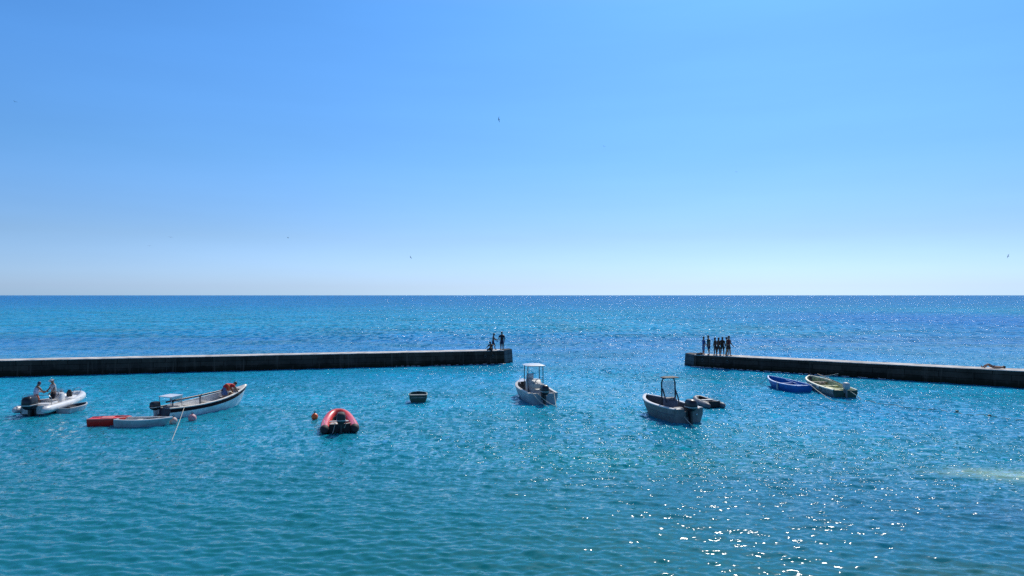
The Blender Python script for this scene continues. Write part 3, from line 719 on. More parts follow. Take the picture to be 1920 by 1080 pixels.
def red_rib():
    root = empty('inflatable_boat'); a = at(637, 812); b = at(636, 785)
    place(root, a, b, 'red inflatable boat seen from its stern, beside the orange buoy', 'boat', GB)
    root.rotation_euler[2] += 0.02
    L = 3.3; B = 1.95; r = 0.235
    pts = tube_boat(root, L, B, r, RED, RUBBER, z0=0.22, rise=0.42, bowp=2.6, conelen=0.3)
    rib_hull(root, L-0.2, B, r, RUBBER, mat('cream_floor', (0.5, 0.44, 0.38), 0.7, var=0.25), z=0.14)
    m = MB(); m.box((0, 0.02, 0.25), (B-4*r+0.06, 0.06, 0.42), bevel=0.015); m.build('transom', RUBBER, root, smooth=False)
    o = outboard(root, y=-0.04, ztop=0.44, size=1.2, x=0.06, cowl=mat('scuffed_grey_cowl', (0.035, 0.03, 0.03), 0.7, var=0.3), tiller=True)
    m = MB(); m.box((0, 1.45, 0.36), (B-2*r-0.1, 0.26, 0.05), bevel=0.01); m.build('thwart', LIGHTGREY, root)
    m = MB(); m.loft([rrect(0.42, 0.5, 0.16, x0=-0.27, y0=0.5), rrect(0.46, 0.54, 0.36, x0=-0.27, y0=0.5), rrect(0.2, 0.26, 0.44, x0=-0.27, y0=0.5)]); m.build('fuel_tank', CREAM, root)
    m = MB(); m.loft([rrect(0.3, 0.4, 0.16, x0=0.38, y0=0.45), rrect(0.32, 0.4, 0.34, x0=0.38, y0=0.45), rrect(0.2, 0.2, 0.4, x0=0.38, y0=0.45)]); m.build('gear_bag', C_MAROON, root)
    for side in (-1, 1):
        m = MB(); x = side*(B/2-r*1.0)
        m.tube([(side*(B/2-r)*(1-0.0), 0.25+0.32*k, 0.22+r+0.01-0.0*k) for k in range(6)], 0.014, 6); m.build('grab_line', ROPE, root)
    m = MB(); m.tube([(-0.3, 0.35, 0.47), (-0.22, 0.0, 0.5), (-0.3, -0.06, 0.2), (-0.35, -0.1, 0.02)], 0.02, 6); m.build('stern_line', ROPE, root)
    m = MB(); m.tube([(0.55, 0.3, 0.46), (0.3, -0.02, 0.46), (0.22, -0.06, 0.25)], 0.02, 6); m.build('stern_line', ROPE, root)
red_rib()

def green_tub():
    root = empty('pram_dinghy'); a = at(784, 755.5); b = at(785, 744)
    place(root, a, b, 'small dark green pram dinghy floating alone, seen end on', 'boat', GB)
    h = Hull(1.7, 1.18, (0.48, 0.44, 0.52), tw=0.93, pw=5.0, rake=0.2, draft=0.15)
    h.skin(GREENDARK, root); h.transom(GREENDARK, root); h.inner(GREENDARK, root, w_=0.06, floor=0.14, name='inner_hull')
    h.gunwale(mat('pale_worn_rim', (0.10, 0.15, 0.13), 0.6, var=0.3, scale=6, col2=(0.02, 0.05, 0.05)), root, w_=0.06, h=0.05)
    h.thwart(mat('pale_grey_board', (0.24, 0.28, 0.27), 0.7, var=0.2), root, 0.22, 0.47, 0.3, inset=0.05); h.thwart(GREENDARK, root, 0.6, 0.38, 0.25)
    m = MB(); m.box((0, -0.03, 0.34), (0.95, 0.03, 0.035)); m.build('rubbing_strip', GREYDECK, root)
green_tub()

def console_boat(name, label, stern, bow, B, sheer, hull_m, deck_m, gun_m, roof, st_rz=0.0):
    root = empty(name); place(root, stern, bow, label, 'boat', GB); root.rotation_euler[2] += st_rz
    L = (bow-stern).xy.length
    h = Hull(L, B, sheer, tw=0.9, pw=2.5, rake=0.55, draft=0.3, full=0.42)
    h.skin(hull_m, root); h.transom(hull_m, root, drop=0.16, dw=0.5)
    h.inner(deck_m, root, w_=0.15, floor=0.2, k=0.93); h.gunwale(gun_m, root, w_=0.16, h=0.05)
    return root, h, L

def white_console():
    stern = at(1019, 757.5); bow = at(978, 736.5)
    root, h, L = console_boat('centre_console_boat', 'white and pale blue boat with a white canopy over its grey console', stern, bow, 2.12, (0.68, 0.68, 1.0), PALEBLUE, GREYDECK, CREAM, 'white')
    m = MB()
    h.foredeck(WHITE, root, 0.80, 0.05)
    for side in (-1, 1):
        m = MB(); m.box((side*0.68, 0.14, 0.60), (0.52, 0.26, 0.14), bevel=0.03); m.build('stern_locker', CREAM, root)
    outboard(root, y=-0.04, ztop=0.56, size=1.3, tiller=False, tilt=0.0)
    # console
    c = MB(); c.loft([rrect(1.05, 0.85, 0.2, y0=L*0.42), rrect(1.05, 0.82, 1.05, y0=L*0.42), rrect(0.98, 0.5, 1.3, y0=L*0.45), rrect(0.8, 0.3, 1.33, y0=L*0.46)]); c.build('console', LIGHTGREY, root)
    g = MB(); g.grid([[(-0.46, L*0.46, 1.3), (0.05, L*0.46, 1.3)], [(-0.44, L*0.45, 1.72), (0.05, L*0.45, 1.72)]]); g.build('windscreen', mat('milky_screen', (0.6, 0.6, 0.62), 0.3, alpha=0.85), root, solid=0.01)
    s_ = MB(); s_.box((0.0, L*0.26, 0.45), (0.85, 0.42, 0.5), bevel=0.04); s_.build('seat_box', LIGHTGREY, root)
    s_ = MB(); s_.box((0.0, L*0.26, 0.74), (0.85, 0.42, 0.08), bevel=0.03); s_.box((0.0, L*0.26-0.2, 0.98), (0.85, 0.08, 0.3), bevel=0.03); s_.build('seat_cushion', CREAM, root)
    m = MB(); m.tube([(0.15*math.cos(q), L*0.42-0.43, 1.05+0.15*math.sin(q)) for q in [k*math.pi/6 for k in range(12)]], 0.018, 6, closed=True); m.tube([(0, L*0.42-0.43, 1.05), (0, L*0.42-0.3, 1.03)], 0.02); m.build('steering_wheel', BLACK, root)
    y0, y1 = L*0.42-0.42, L*0.42+0.42
    m = MB(); m.loft([[(q[0], q[1], 2.24+0.0*k) for q in rrect(1.30, 1.35, 0, y0=(y0+y1)/2, k=0.15)] for k in (0,)] + [[(q[0], q[1], 2.30) for q in rrect(1.34, 1.40, 0, y0=(y0+y1)/2, k=0.15)], [(q[0], q[1], 2.36) for q in rrect(1.0, 1.1, 0, y0=(y0+y1)/2, k=0.15)]])
    m.build('canopy', WHITE, root, angle=50)
    for x in (-0.52, 0.52):
        for y, yy in ((y0, y0-0.02), (y1, y1+0.05)):
            m = MB(); m.tube([(x*0.9, y, 0.25), (x*1.02, yy, 1.2), (x, yy, 2.25)], 0.030, 8); m.build('canopy_post', DARKFRAME, root)
    rail(root, [(-0.5, y0, 1.35), (0.5, y0, 1.35)], 0.02, name='crossbar')
    rail(root, [(-0.50, L*0.72, 0.85), (-0.42, L*0.82, 1.15), (0, L*0.97, 1.28), (0.42, L*0.82, 1.15), (0.50, L*0.72, 0.85)], 0.016, name='bow_rail')
    for x in (-0.75, 0.75):
        m = MB(); m.tube([(x, 0.0, 0.73), (x, 0.15, 0.73)], 0.025); m.build('cleat', METAL, root)
    h.strake(NAVY, root, 0.46, 0.50, name='waterline_stripe', off=0.006)
    m = MB(); m.ball((0.62, -0.05, 0.40), (0.06, 0.015, 0.05)); m.build('drain_fitting', METAL, root)
    return root, h, L
WC, WCH, WCL = white_console()
def loc(root, p):
    M = Matrix.Translation(root.location) @ root.rotation_euler.to_matrix().to_4x4(); return M @ Vector(p)

def grey_console():
    stern = at(1291, 793); bow = at(1209, 769.5)
    root, h, L = console_boat('aluminium_workboat', 'grey open boat with a dark windscreen hoop on its console', stern, bow, 2.05, (0.78, 0.74, 1.0), GREYHULL, mat('dull_aluminium_deck', (0.13, 0.12, 0.12), 0.7, var=0.2), mat('pale_grey_rim', (0.66, 0.66, 0.66), 0.4, var=0.1), 'dark')
    outboard(root, y=-0.04, ztop=0.62, size=1.3, tiller=False)
    c = MB(); c.loft([rrect(0.85, 0.6, 0.2, y0=L*0.40), rrect(0.85, 0.6, 0.9, y0=L*0.40), rrect(0.8, 0.4, 1.12, y0=L*0.42), rrect(0.7, 0.3, 1.15, y0=L*0.42)]); c.build('console', mat('grey_console_paint', (0.11, 0.11, 0.14), 0.5), root)
    yc = L*0.43
    def hoop(pts, rr, nm='windscreen_hoop'):
        m = MB(); m.tube(pts, rr, 8); return m.build(nm, DARKFRAME, root)
    hoop([(-0.44, yc, 0.3), (-0.45, yc, 1.2), (-0.44, yc+0.03, 2.0), (-0.36, yc+0.02, 2.22), (0, yc, 2.28), (0.36, yc+0.02, 2.22), (0.44, yc+0.03, 2.0), (0.45, yc, 1.2), (0.44, yc, 0.3)], 0.045)
    m = MB(); m.loft([rrect(0.96, 0.55, 2.27, y0=yc-0.12, k=0.2), rrect(1.0, 0.6, 2.31, y0=yc-0.12, k=0.2), rrect(0.7, 0.45, 2.35, y0=yc-0.12, k=0.2)]); m.build('hoop_visor', RUBBER, root)
    g = MB(); g.grid([[(-0.40, yc, 1.12), (0.40, yc, 1.12)], [(-0.41, yc+0.01, 1.6), (0.41, yc+0.01, 1.6)], [(-0.38, yc+0.02, 2.1), (0.38, yc+0.02, 2.1)]]); g.build('windscreen', mat('pale_clear_screen', (0.6, 0.65, 0.7), 0.2, alpha=0.3), root, solid=0.01)
    hoop([(0.40, yc-0.02, 1.65), (0.42, yc-0.3, 1.2), (0.40, yc-0.45, 0.95)], 0.04, 'hoop_brace')
    hoop([(-0.40, yc-0.02, 1.65), (-0.42, yc-0.3, 1.2), (-0.40, yc-0.45, 0.95)], 0.04, 'hoop_brace')
    m = MB(); m.loft([rrect(0.6, 0.4, 0.2, y0=L*0.22), rrect(0.6, 0.4, 0.62, y0=L*0.22), rrect(0.5, 0.3, 0.7, y0=L*0.22)]); m.build('seat_box', GREYDECK, root)
    m = MB(); m.tube([(0.14*math.cos(q), yc-0.36, 1.02+0.14*math.sin(q)) for q in [k*math.pi/6 for k in range(12)]], 0.018, 6, closed=True); m.tube([(0, yc-0.36, 1.02), (0, yc-0.25, 1.0)], 0.02); m.build('steering_wheel', BLACK, root)
    for x, y, s, mt in ((0.2, L*0.62, 0.3, CREAM), (-0.15, L*0.66, 0.22, RUBBER), (0.05, L*0.72, 0.2, LIGHTGREY)):
        m = MB(); m.loft([rrect(s, s, 0.2, x0=x, y0=y), rrect(s*1.1, s*1.1, 0.2+s, x0=x, y0=y), rrect(s*0.5, s*0.5, 0.25+s, x0=x, y0=y)]); m.build('gear_bundle', mt, root)
    for side in (-1, 1):
        m = MB(); m.box((side*0.62, 0.16, 0.74), (0.46, 0.28, 0.10), bevel=0.03); m.build('stern_locker', LIGHTGREY, root)
    h.strake(mat('dull_rub_rail', (0.10, 0.11, 0.14), 0.6), root, 0.72, 0.77, name='rub_rail', off=0.02)
    m = MB(); m.ball((0.5, -0.05, 0.45), (0.07, 0.02, 0.05)); m.build('transom_fitting', METAL, root)
    return root, h, L
GC, GCH, GCL = grey_console()

def grey_inflatable():
    root = empty('inflatable_dinghy'); a = at(1340, 765); b = at(1303, 753)
    place(root, a, b, 'small grey inflatable dinghy half behind the grey open boat', 'boat', GB)
    L = 2.6; B = 1.35; r = 0.18
    GI = mat('dull_grey_hypalon', (0.11, 0.12, 0.14), 0.55, var=0.15)
    tube_boat(root, L, B, r, GI, GI, z0=0.16, rise=0.16, conelen=0.3)
    rib_hull(root, L-0.15, B, r, RUBBER, GREYDECK, z=0.14)
    m = MB(); m.box((0, 0.02, 0.24), (B-4*r+0.1, 0.05, 0.36), bevel=0.01); m.build('transom', RUBBER, root, smooth=False)
    m = MB(); m.box((0, 1.2, 0.34), (B-2*r, 0.24, 0.04), bevel=0.01); m.build('thwart', LIGHTGREY, root)
    for s in (-1, 1):
        m = MB(); m.tube([(s*(B/2-r), 0.2+0.3*k, 0.22+r+0.006) for k in range(5)], 0.012, 6); m.build('grab_line', ROPE, root)
grey_inflatable()

def blue_boat():
    root = empty('rowing_boat'); a = at(1508, 736); b = at(1444, 723)
    place(root, a, b, 'bright blue open rowing boat moored in front of the right pier', 'boat', GB)
    h = Hull((b-a).xy.length+0.3, 1.85, (0.50, 0.44, 0.74), tw=0.72, pw=2.3, rake=0.5, draft=0.25)
    h.skin(BLUEPAINT, root); h.transom(BLUEPAINT, root); h.inner(BLUEPAINT, root, w_=0.08, floor=0.17, name='inner_hull')
    h.gunwale(BLUERIM, root, w_=0.08, h=0.06); h.thwart(BLUEPAINT, root, 0.3, 0.36); h.thwart(BLUEPAINT, root, 0.55, 0.38); h.thwart(BLUERIM, root, 0.1, 0.42, 0.4)
    m = MB(); p = h.P(0.40, 0.95, -1, 0.05); m.tube([p+Vector((0, 0, 0.08)), p+Vector((-0.02, 0, -0.12)), p+Vector((-0.02, 0.0, -0.42))], [0.03, 0.07, 0.06], 8); m.build('fender', LIGHTGREY, root)
    for s in (-1, 1):
        m = MB(); p = Vector((s*(h.hb(.45)-0.03), h.L*.45, h.zs(.45))); m.tube([p, p+Vector((0, 0, 0.14))], 0.018, 6); m.build('rowlock', METAL, root)
    m = MB(); m.tube([(0.2, 0.7, 0.46), (0.3, 2.6, 0.62)], 0.022); m.box((0.19, 0.5, 0.45), (0.13, 0.5, 0.02)); m.build('oar', BLUERIM, root)
    return root, h
BB, BBH = blue_boat()
def yellow_boat():
    root = empty('wooden_motorboat'); a = at(1585, 745.5); b = at(1518, 722)
    place(root, a, b, 'worn yellow-green wooden boat with a white-topped outboard, beside the right pier', 'boat', GB)
    h = Hull((b-a).xy.length+0.1, 1.95, (0.50, 0.46, 0.72), tw=0.84, pw=3.6, rake=0.4, draft=0.25)
    h.skin(mat('dull_grey_hull', (0.16, 0.17, 0.17), 0.6, var=0.25), root); h.transom(GREENDARK, root)
    h.inner(YELLOWGREEN, root, w_=0.09, floor=0.17, name='inner_hull'); h.gunwale(WORNWHITE, root, w_=0.10, h=0.08)
    h.thwart(YELLOWGREEN, root, 0.28, 0.36); h.thwart(YELLOWGREEN, root, 0.5, 0.38); h.thwart(OLDWOOD, root, 0.75, 0.44, 0.4)
    outboard(root, y=-0.03, ztop=0.52, size=1.0, cowl=LIGHTGREY, leg=GREYHULL)
    for x, y, s, mt in ((0.25, 0.5, 0.3, RUBBER), (-0.3, 0.55, 0.25, OLDWOOD), (0.0, h.L*.62, 0.36, OLDWOOD), (0.25, h.L*.66, 0.22, LIGHTGREY)):
        m = MB(); m.loft([rrect(s, s, 0.17, x0=x, y0=y), rrect(s*1.1, s*1.1, 0.17+s*.8, x0=x, y0=y), rrect(s*0.5, s*0.5, 0.2+s, x0=x, y0=y)]); m.build('gear_bundle', mt, root)
    m = MB(); m.tube([(0.6, 1.0, 0.60), (0.45, h.L*0.92, 0.92)], 0.03); m.build('boathook', OLDWOOD, root)
    m = MB(); p = h.P(0.33, 0.95, -1, 0.05); m.box(p+Vector((-0.01, 0, -0.03)), (0.05, 0.4, 0.16), bevel=0.01); m.build('fender', LIGHTGREY, root)
    return root, h
YB, YBH = yellow_boat()

# ------------------------------------------------------------------ buoys and ropes
def buoy(u, v, r, mt, label, sink=0.35):
    p = at(u, v); root = empty('buoy', (p.x, p.y, 0)); tag(root, label, 'buoy', 'mooring buoys')
    m = MB(); m.ball((0, 0, r*(1-sink)), (r, r, r*1.05), 20, 14); m.build('float', mt, root)
    m = MB(); m.tube([(0, 0, r*(2-sink)-0.03), (0, 0, r*(2-sink)+0.06)], 0.03, 8)
    m.tube([(0.05*math.cos(q), 0, r*(2-sink)+0.09+0.05*math.sin(q)) for q in [k*math.pi/5 for k in range(10)]], 0.014, 6, closed=True); m.build('mooring_eye', RUBBER, root)
    return root
buoy(590, 786, 0.19, ORANGE, 'bright orange round buoy left of the red inflatable', 0.25)
buoy(325, 794.5, 0.21, mat('faded_peach_plastic', (0.60, 0.42, 0.38), 0.6, var=0.2, scale=6), 'pale peach buoy at the right end of the white dinghy')
buoy(360.5, 789, 0.22, PINK, 'faded pink buoy against the side of the long white boat')

p0 = loc(LBR, (LBH.hb(0.13)+0.02, LBH.L*0.13, LBH.zs(0.13))); p1 = at(322, 826, 0.0)
rope([p0+Vector((0, 0, 0.1)), p0] + curve3(p0, p1, 0.05)[1:] + [p1+Vector((-0.2, -0.5, -0.12))], 'pale rope running from the long white boat down into the water', 0.013)
a_ = loc(WC, (-0.72, 0.05, 0.72)); b_ = at(1044, 764, 0.0)
rope(curve3(a_, b_, 0.30), 'slack rope from the left stern corner of the canopied white boat', 0.022)
a_ = loc(WC, (-0.42, 0.0, 0.70)); b_ = at(1047, 763.5, -0.02)
rope(curve3(a_, b_, 0.12), 'tighter rope crossing the stern of the canopied white boat', 0.018)
a_ = loc(WC, (0.72, 0.05, 0.72)); rope(curve3(a_, at(1043, 763, 0.0), 0.03), 'short rope hanging from the right stern corner of the canopied white boat', 0.022)
a_ = loc(GC, (-0.3, -0.06, 0.35)); rope(curve3(a_, at(1302, 800, 0.0), 0.05), 'thin rope trailing from the stern of the grey open boat', 0.018)
a_ = loc(BB, (0, BBH.L, BBH.zs(1)-0.05)); rope(curve3(a_, at(1424, 720, 0.0), 0.08), 'rope from the bow of the blue rowing boat to the water', 0.022)
a_ = loc(BB, (0.5, 0.15, 0.6)); rope(curve3(a_, at(1560, 751, 0.0), 0.05) + curve3(at(1560, 751, 0.0), at(1592, 757, 0.0), 0.0)[1:], 'pale rope slanting from the blue rowing boat past the yellow-green one', 0.022)
a_ = loc(YB, (0, YBH.L, YBH.zs(1)-0.02)); b2 = at(1572, 700.5, 0.75); rope(curve3(a_, b2, 0.1), 'rope from the bow of the yellow-green boat to the pier wall', 0.018)
# long weed-hung line floating to the right edge
pts = []
for i in range(60):
    t = i/59; u = 1604 + (1935-1604)*t; v = 745 + 8*min(1, t*6) + 37*t + 1.2*math.sin(t*23) + 0.8*math.sin(t*51)
    p = at(u, v, 0.0); p.z = 0.012 + 0.03*math.sin(t*90); pts.append(p)
pts[0] = loc(YB, (0.3, 0, 0.45)); pts[1] = pts[0].lerp(pts[3], 0.5)
rope(pts, 'long weedy floating line stretching from the yellow-green boat to the right edge', 0.02, WEEDROPE)
for i, (u, v) in enumerate(((1794, 771.5), (1855, 780))):
    p = at(u, v); m = MB(); m.ball((0, 0, 0.03), (0.10, 0.08, 0.05)); m.ball((0.08, 0.02, 0.03), (0.06, 0.05, 0.04)); o = m.build('cork_float', GREENDARK, loc=(p.x, p.y, 0)); tag(o, ('dark float midway along the long weedy line', 'dark float nearer the right edge on the long weedy line')[i], 'float', 'floats on the weedy line')

# ------------------------------------------------------------------ people
def dirv(pitch, out, side):
    p, o = R(pitch), R(out)
    return Vector((side*math.sin(o), math.sin(p)*math.cos(o), -math.cos(p)*math.cos(o)))
def skin_mesh(verts, edges, radii, name, mt, parent=None, root=0, sub=1):
    bm = bmesh.new(); lay = bm.verts.layers.skin.verify()
    vs = []
    for i, (p, r) in enumerate(zip(verts, radii)):
        v = bm.verts.new(p); v[lay].radius = r if hasattr(r, '__len__') else (r, r); v[lay].use_root = (i == root); vs.append(v)
    for a, b in edges: bm.edges.new((vs[a], vs[b]))
    me = bpy.data.meshes.new('tmp'); bm.to_mesh(me); bm.free()
    o = bpy.data.objects.new('tmp', me); COL.objects.link(o)
    sk = o.modifiers.new('s', 'SKIN'); sk.use_smooth_shade = True; sk.branch_smoothing = 0.6
    sb = o.modifiers.new('u', 'SUBSURF'); sb.levels = sub; sb.render_levels = sub
    dg = bpy.context.evaluated_depsgraph_get(); dg.update()
    me2 = bpy.data.meshes.new_from_object(o.evaluated_get(dg))
    bpy.data.objects.remove(o); bpy.data.meshes.remove(me)
    me2.name = name; me2.materials.clear(); me2.materials.append(mt)
    me2.polygons.foreach_set('use_smooth', [True]*len(me2.polygons))
    q = bpy.data.objects.new(name, me2); COL.objects.link(q)
    if parent: q.parent = parent
    return q
def person(loc_, rz, label, pose, height=1.75, skin=SKIN, hair=HAIR, top=None, bottom=C_DARK, hat=None, build=1.0, group=None, rot=None, longhair=False, bottom_len=0.5, sleeves=True, vest=None):
    k = height/1.76
    lean = pose.get('lean', 2); al = pose.get('al', ((8, 10), (18, 6))); ar = pose.get('ar', ((-4, 10), (8, 6)))
    ll = pose.get('ll', ((4, 4), (-3, 2))); lr = pose.get('lr', ((-4, 4), (-8, 2))); hd = pose.get('head', 6); side = pose.get('side', 0)
    up = Vector((math.sin(R(side)), math.sin(R(lean))*math.cos(R(side)), math.cos(R(lean))*math.cos(R(side))))
    fw = Vector((0, math.cos(R(lean)), -math.sin(R(lean))))
    pel = Vector((0, 0, 0.94)); V = []; E = []; Rr = []
    def add(p, r, par=None):
        V.append(p); Rr.append(tuple(x*(1.28 if x > 0.015 else 1.0) for x in (r if hasattr(r, '__len__') else (r, r)))); i = len(V)-1
        if par is not None: E.append((par, i))
        return i
    b = build
    i_p = add(pel, (0.135*b, 0.105*b)); i_w = add(pel+up*0.17, (0.125*b, 0.095*b), i_p); i_c = add(pel+up*0.36, (0.155*b, 0.110*b), i_w)
    i_n0 = add(pel+up*0.50, (0.075, 0.07), i_c); nk = pel+up*0.575; i_n = add(nk, 0.052, i_n0)
    hdv = Vector((up.x, math.sin(R(lean+hd)), math.cos(R(lean+hd)))).normalized(); hf = Vector((0, hdv.z, -hdv.y))
    i_j = add(nk+hdv*0.055+hf*0.012, (0.066, 0.072), i_n); i_h = add(nk+hdv*0.135+hf*0.01, (0.078, 0.094), i_j); i_t = add(nk+hdv*0.205, (0.060, 0.072), i_h)
    hc = nk+hdv*0.135+hf*0.012
    ends = []
    arms = {}
    for s, (a1, a2) in ((-1, al), (1, ar)):
        sh = pel+up*0.455+Vector((s*0.175*b, 0, 0)); d1 = dirv(a1[0], a1[1], s); d2 = dirv(a2[0], a2[1], s)
        is_ = add(sh, 0.052*b, i_c if False else i_n0); e_ = sh+d1*0.29; ie = add(e_, 0.038*b, is_)
        mid = e_+d2*0.08; im = add(mid, 0.040*b, ie); w_ = e_+d2*0.255; iw = add(w_, 0.025, im)
        pm = w_+d2*0.075; ip = add(pm, (0.034, 0.020), iw)
        arms[s] = (sh, e_, w_)
        lat = d2.cross(Vector((s*1.0, 0.2, 0))).normalized() if abs(d2.x) < 0.9 else Vector((0, 1, 0))
        curl = Vector((-s*0.6, 0.25, 0))
        for q, (ln, of) in enumerate(((0.066, 0.027), (0.078, 0.009), (0.072, -0.009), (0.056, -0.027))):
            f1 = pm+d2*0.028+lat*of; i1 = add(f1, 0.0100, ip); i2 = add(f1+(d2+curl*0.35).normalized()*ln*0.55, 0.0090, i1); add(f1+(d2+curl*0.35).normalized()*ln*0.55+(d2+curl).normalized()*ln*0.45, 0.0078, i2)
        t1 = w_+d2*0.035+lat*0.042; i1 = add(t1, 0.0115, ip); add(t1+(d2*0.8+lat*0.5+curl*0.3).normalized()*0.045, 0.0095, i1)
    legs = {}
    lows = []
    for s, (a1, a2) in ((-1, ll), (1, lr)):
        hp = pel+Vector((s*0.095*b, 0, -0.06)); ih = add(hp, 0.088*b, i_p); d1 = dirv(a1[0], a1[1], s); d2 = dirv(a2[0], a2[1], s)
        kn = hp+d1*0.42; ik = add(kn, 0.056*b, ih); cf = kn+d2*0.13; ic = add(cf, 0.056*b, ik); an = kn+d2*0.40; ia = add(an, 0.035, ic)
        ff = Vector((d2.x*0.2, math.cos(R(a2[0]))*1.0, math.sin(R(a2[0]))*0.8)).normalized() if pose.get('pointed') is None else d2
        hl = an+d2*0.045-ff*0.02; ihl = add(hl, (0.032, 0.03), ia); bl = hl+ff*0.14; ib = add(bl, (0.042, 0.024), ihl); add(bl+ff*0.06, (0.034, 0.018), ib)
        legs[s] = (hp, kn, an); lows.append(hl.z-0.03)
    dz = pose.get('z', -min(lows))
    V = [(v+Vector((0, 0, dz)))*k for v in V]
    body = skin_mesh(V, E, [tuple(x*k for x in (r if hasattr(r, '__len__') else (r, r))) for r in Rr], 'person', skin)
    # face: nose, ears, joined into the body mesh
    bm = bmesh.new(); bm.from_mesh(body.data)
    H0 = (hc+Vector((0, 0, dz)))*k
    def ell(c, rad):
        r_ = bmesh.ops.create_uvsphere(bm, u_segments=8, v_segments=6, radius=1.0)['verts']
        for v in r_: v.co = c + Vector((v.co.x*rad[0], v.co.y*rad[1], v.co.z*rad[2]))*k
    ell(H0+(hf*0.098-hdv*0.012)*k, (0.012, 0.018, 0.022)); ell(H0+(Vector((0.078, 0, 0))-hdv*0.01)*k, (0.010, 0.018, 0.028)); ell(H0+(Vector((-0.078, 0, 0))-hdv*0.01)*k, (0.010, 0.018, 0.028))
    ell(H0+(hf*0.088-hdv*0.055)*k, (0.024, 0.012, 0.010))
    bm.to_mesh(body.data); bm.free(); body.data.polygons.foreach_set('use_smooth', [True]*len(body.data.polygons))
    mb = MB()
    for s in (-1, 1): mb.ball(H0+(hf*0.087+Vector((s*0.032, 0, 0))+hdv*0.012)*k, 0.011*k, 8, 6)
    mb.build('eyes', BLACK, body)
    mb = MB(); mb.ball(H0+(hdv*0.030-hf*0.018)*k, (0.100*k, 0.112*k, 0.108*k), 12, 9)
    if longhair: mb.ball(H0+(-hdv*0.09-hf*0.06)*k, (0.075*k, 0.045*k, 0.14*k), 10, 8)
    # keep the face free: cut the front lower part of the cap
    for v in list(mb.bm.verts):
        rel = v.co-H0
        if rel.dot(hf) > 0.03*k and rel.dot(hdv) < 0.045*k: v.co = v.co - hf*(rel.dot(hf)-0.0)*0.9
    mb.build('hair', hair, body)
    if hat is not None:
        mb = MB(); c = H0+hdv*0.055*k
        mb.ball(c, (0.105*k, 0.115*k, 0.075*k), 14, 8); mb.tube([c-hdv*0.012*k+hf*0.03*k, c+hf*0.03*k], 0.15*k, 16); mb.build('hat', hat, body)
    def part(vs, es, rs, name, mt):
        vs = [(v+Vector((0, 0, dz)))*k for v in vs]; return skin_mesh(vs, es, [tuple(x*k*1.24 for x in (r if hasattr(r, '__len__') else (r, r))) for r in rs], name, mt, body)
    if bottom:
        vs = [pel+up*0.03, pel+up*0.13]; es = [(0, 1)]; rs = [(0.135*b, 0.110*b), (0.128*b, 0.100*b)]
        for s in (-1, 1):
            hp, kn, an = legs[s]; vs.append(hp+(kn-hp)*0.12); rs.append(0.100*b); es.append((0, len(vs)-1)); vs.append(hp.lerp(kn, min(1, bottom_len*1.0))); rs.append(0.088*b if bottom_len < 1 else 0.070*b); es.append((len(vs)-2, len(vs)-1))
            if bottom_len > 1: vs.append(kn.lerp(an, bottom_len-1)); rs.append(0.052*b); es.append((len(vs)-2, len(vs)-1))
        part(vs, es, rs, 'shorts' if bottom_len <= 1 else 'trousers', bottom)
    if top:
        vs = [pel-up*0.03, pel+up*0.17, pel+up*0.36, pel+up*0.47]; es = [(0, 1), (1, 2), (2, 3)]; rs = [(0.148*b, 0.138*b), (0.140*b, 0.132*b), (0.160*b, 0.148*b), (0.10, 0.10)]
        if sleeves:
            for s in (-1, 1):
                sh, e_, w_ = arms[s]; vs.append(sh); rs.append(0.066*b); es.append((3, len(vs)-1)); vs.append(sh.lerp(e_, 0.65)); rs.append(0.058*b); es.append((len(vs)-2, len(vs)-1))
        part(vs, es, rs, 'shirt' if vest is None else 'vest', top)
    body.location = loc_; body.rotation_euler = rot if rot else (0, 0, rz)
    tag(body, label, 'person', group)
    return body

def on_pier(u, v_feet, which):
    z = 1.36 if which == 'L' else 1.17
    A, B = (LA, LB) if which == 'L' else (RA, RB)
    # stand on the cap: take the point of the cap on this column, set back from the edge
    z_ = z
    d = (B-A).normalized()
    # intersection of the column's vertical plane with the face line, then step back
    a = (u-960.0)/F
    # point A + s d with x = a*y (pitch neglected)
    s = (a*A.y - A.x)/(d.x - a*d.y); P = A + d*s
    L = (B-A).length; t = s/L
    zt = (1.35+(1.31-1.35)*t) if which == 'L' else (1.30+(1.12-1.30)*t)
    n = Vector((-d.y, d.x, 0)); n = n if n.y > 0 else -n
    P = P + n*v_feet
    return Vector((P.x + n.x*0, P.y, zt+0.06))
GL = 'people at the end of the left pier'; GR = 'people standing at the end of the right pier'
# people on the left pier (v_feet = distance from the front edge, metres)
person(on_pier(923, 0.35, 'L')+Vector((0, 0, 0)), R(150), 'person in dark clothes sitting low on the end of the left pier',
       dict(lean=18, ll=((95, 18), (-10, 4)), lr=((98, 14), (-8, 4)), al=((40, 14), (70, 4)), ar=((42, 12), (68, 6)), z=-0.80, head=14), 1.75, SKINDARK, top=C_DARK, bottom=C_DARK, bottom_len=1.7, build=1.15, group=GL)
person(on_pier(929, 1.0, 'L'), R(-80), 'slim dark figure stepping forward behind the sitting person on the left pier',
       dict(lean=6, ll=((28, 3), (4, 2)), lr=((-12, 3), (-30, 2)), al=((38, 6), (70, 4)), ar=((20, 8), (60, 4)), head=10), 1.74, SKINDARK, top=None, bottom=C_NAVY, bottom_len=0.8, group=GL, build=0.95)
person(on_pier(944.5, 0.7, 'L'), R(165), 'broad-shouldered dark figure standing nearest the tip of the left pier',
       dict(lean=2, al=((2, 16), (14, 4)), ar=((12, 24), (50, -25)), ll=((3, 1), (0, 1)), lr=((-1, 1), (-2, 1))), 1.84, SKINDARK, top=C_DARK, bottom=C_NAVY, bottom_len=0.9, group=GL, build=1.12)
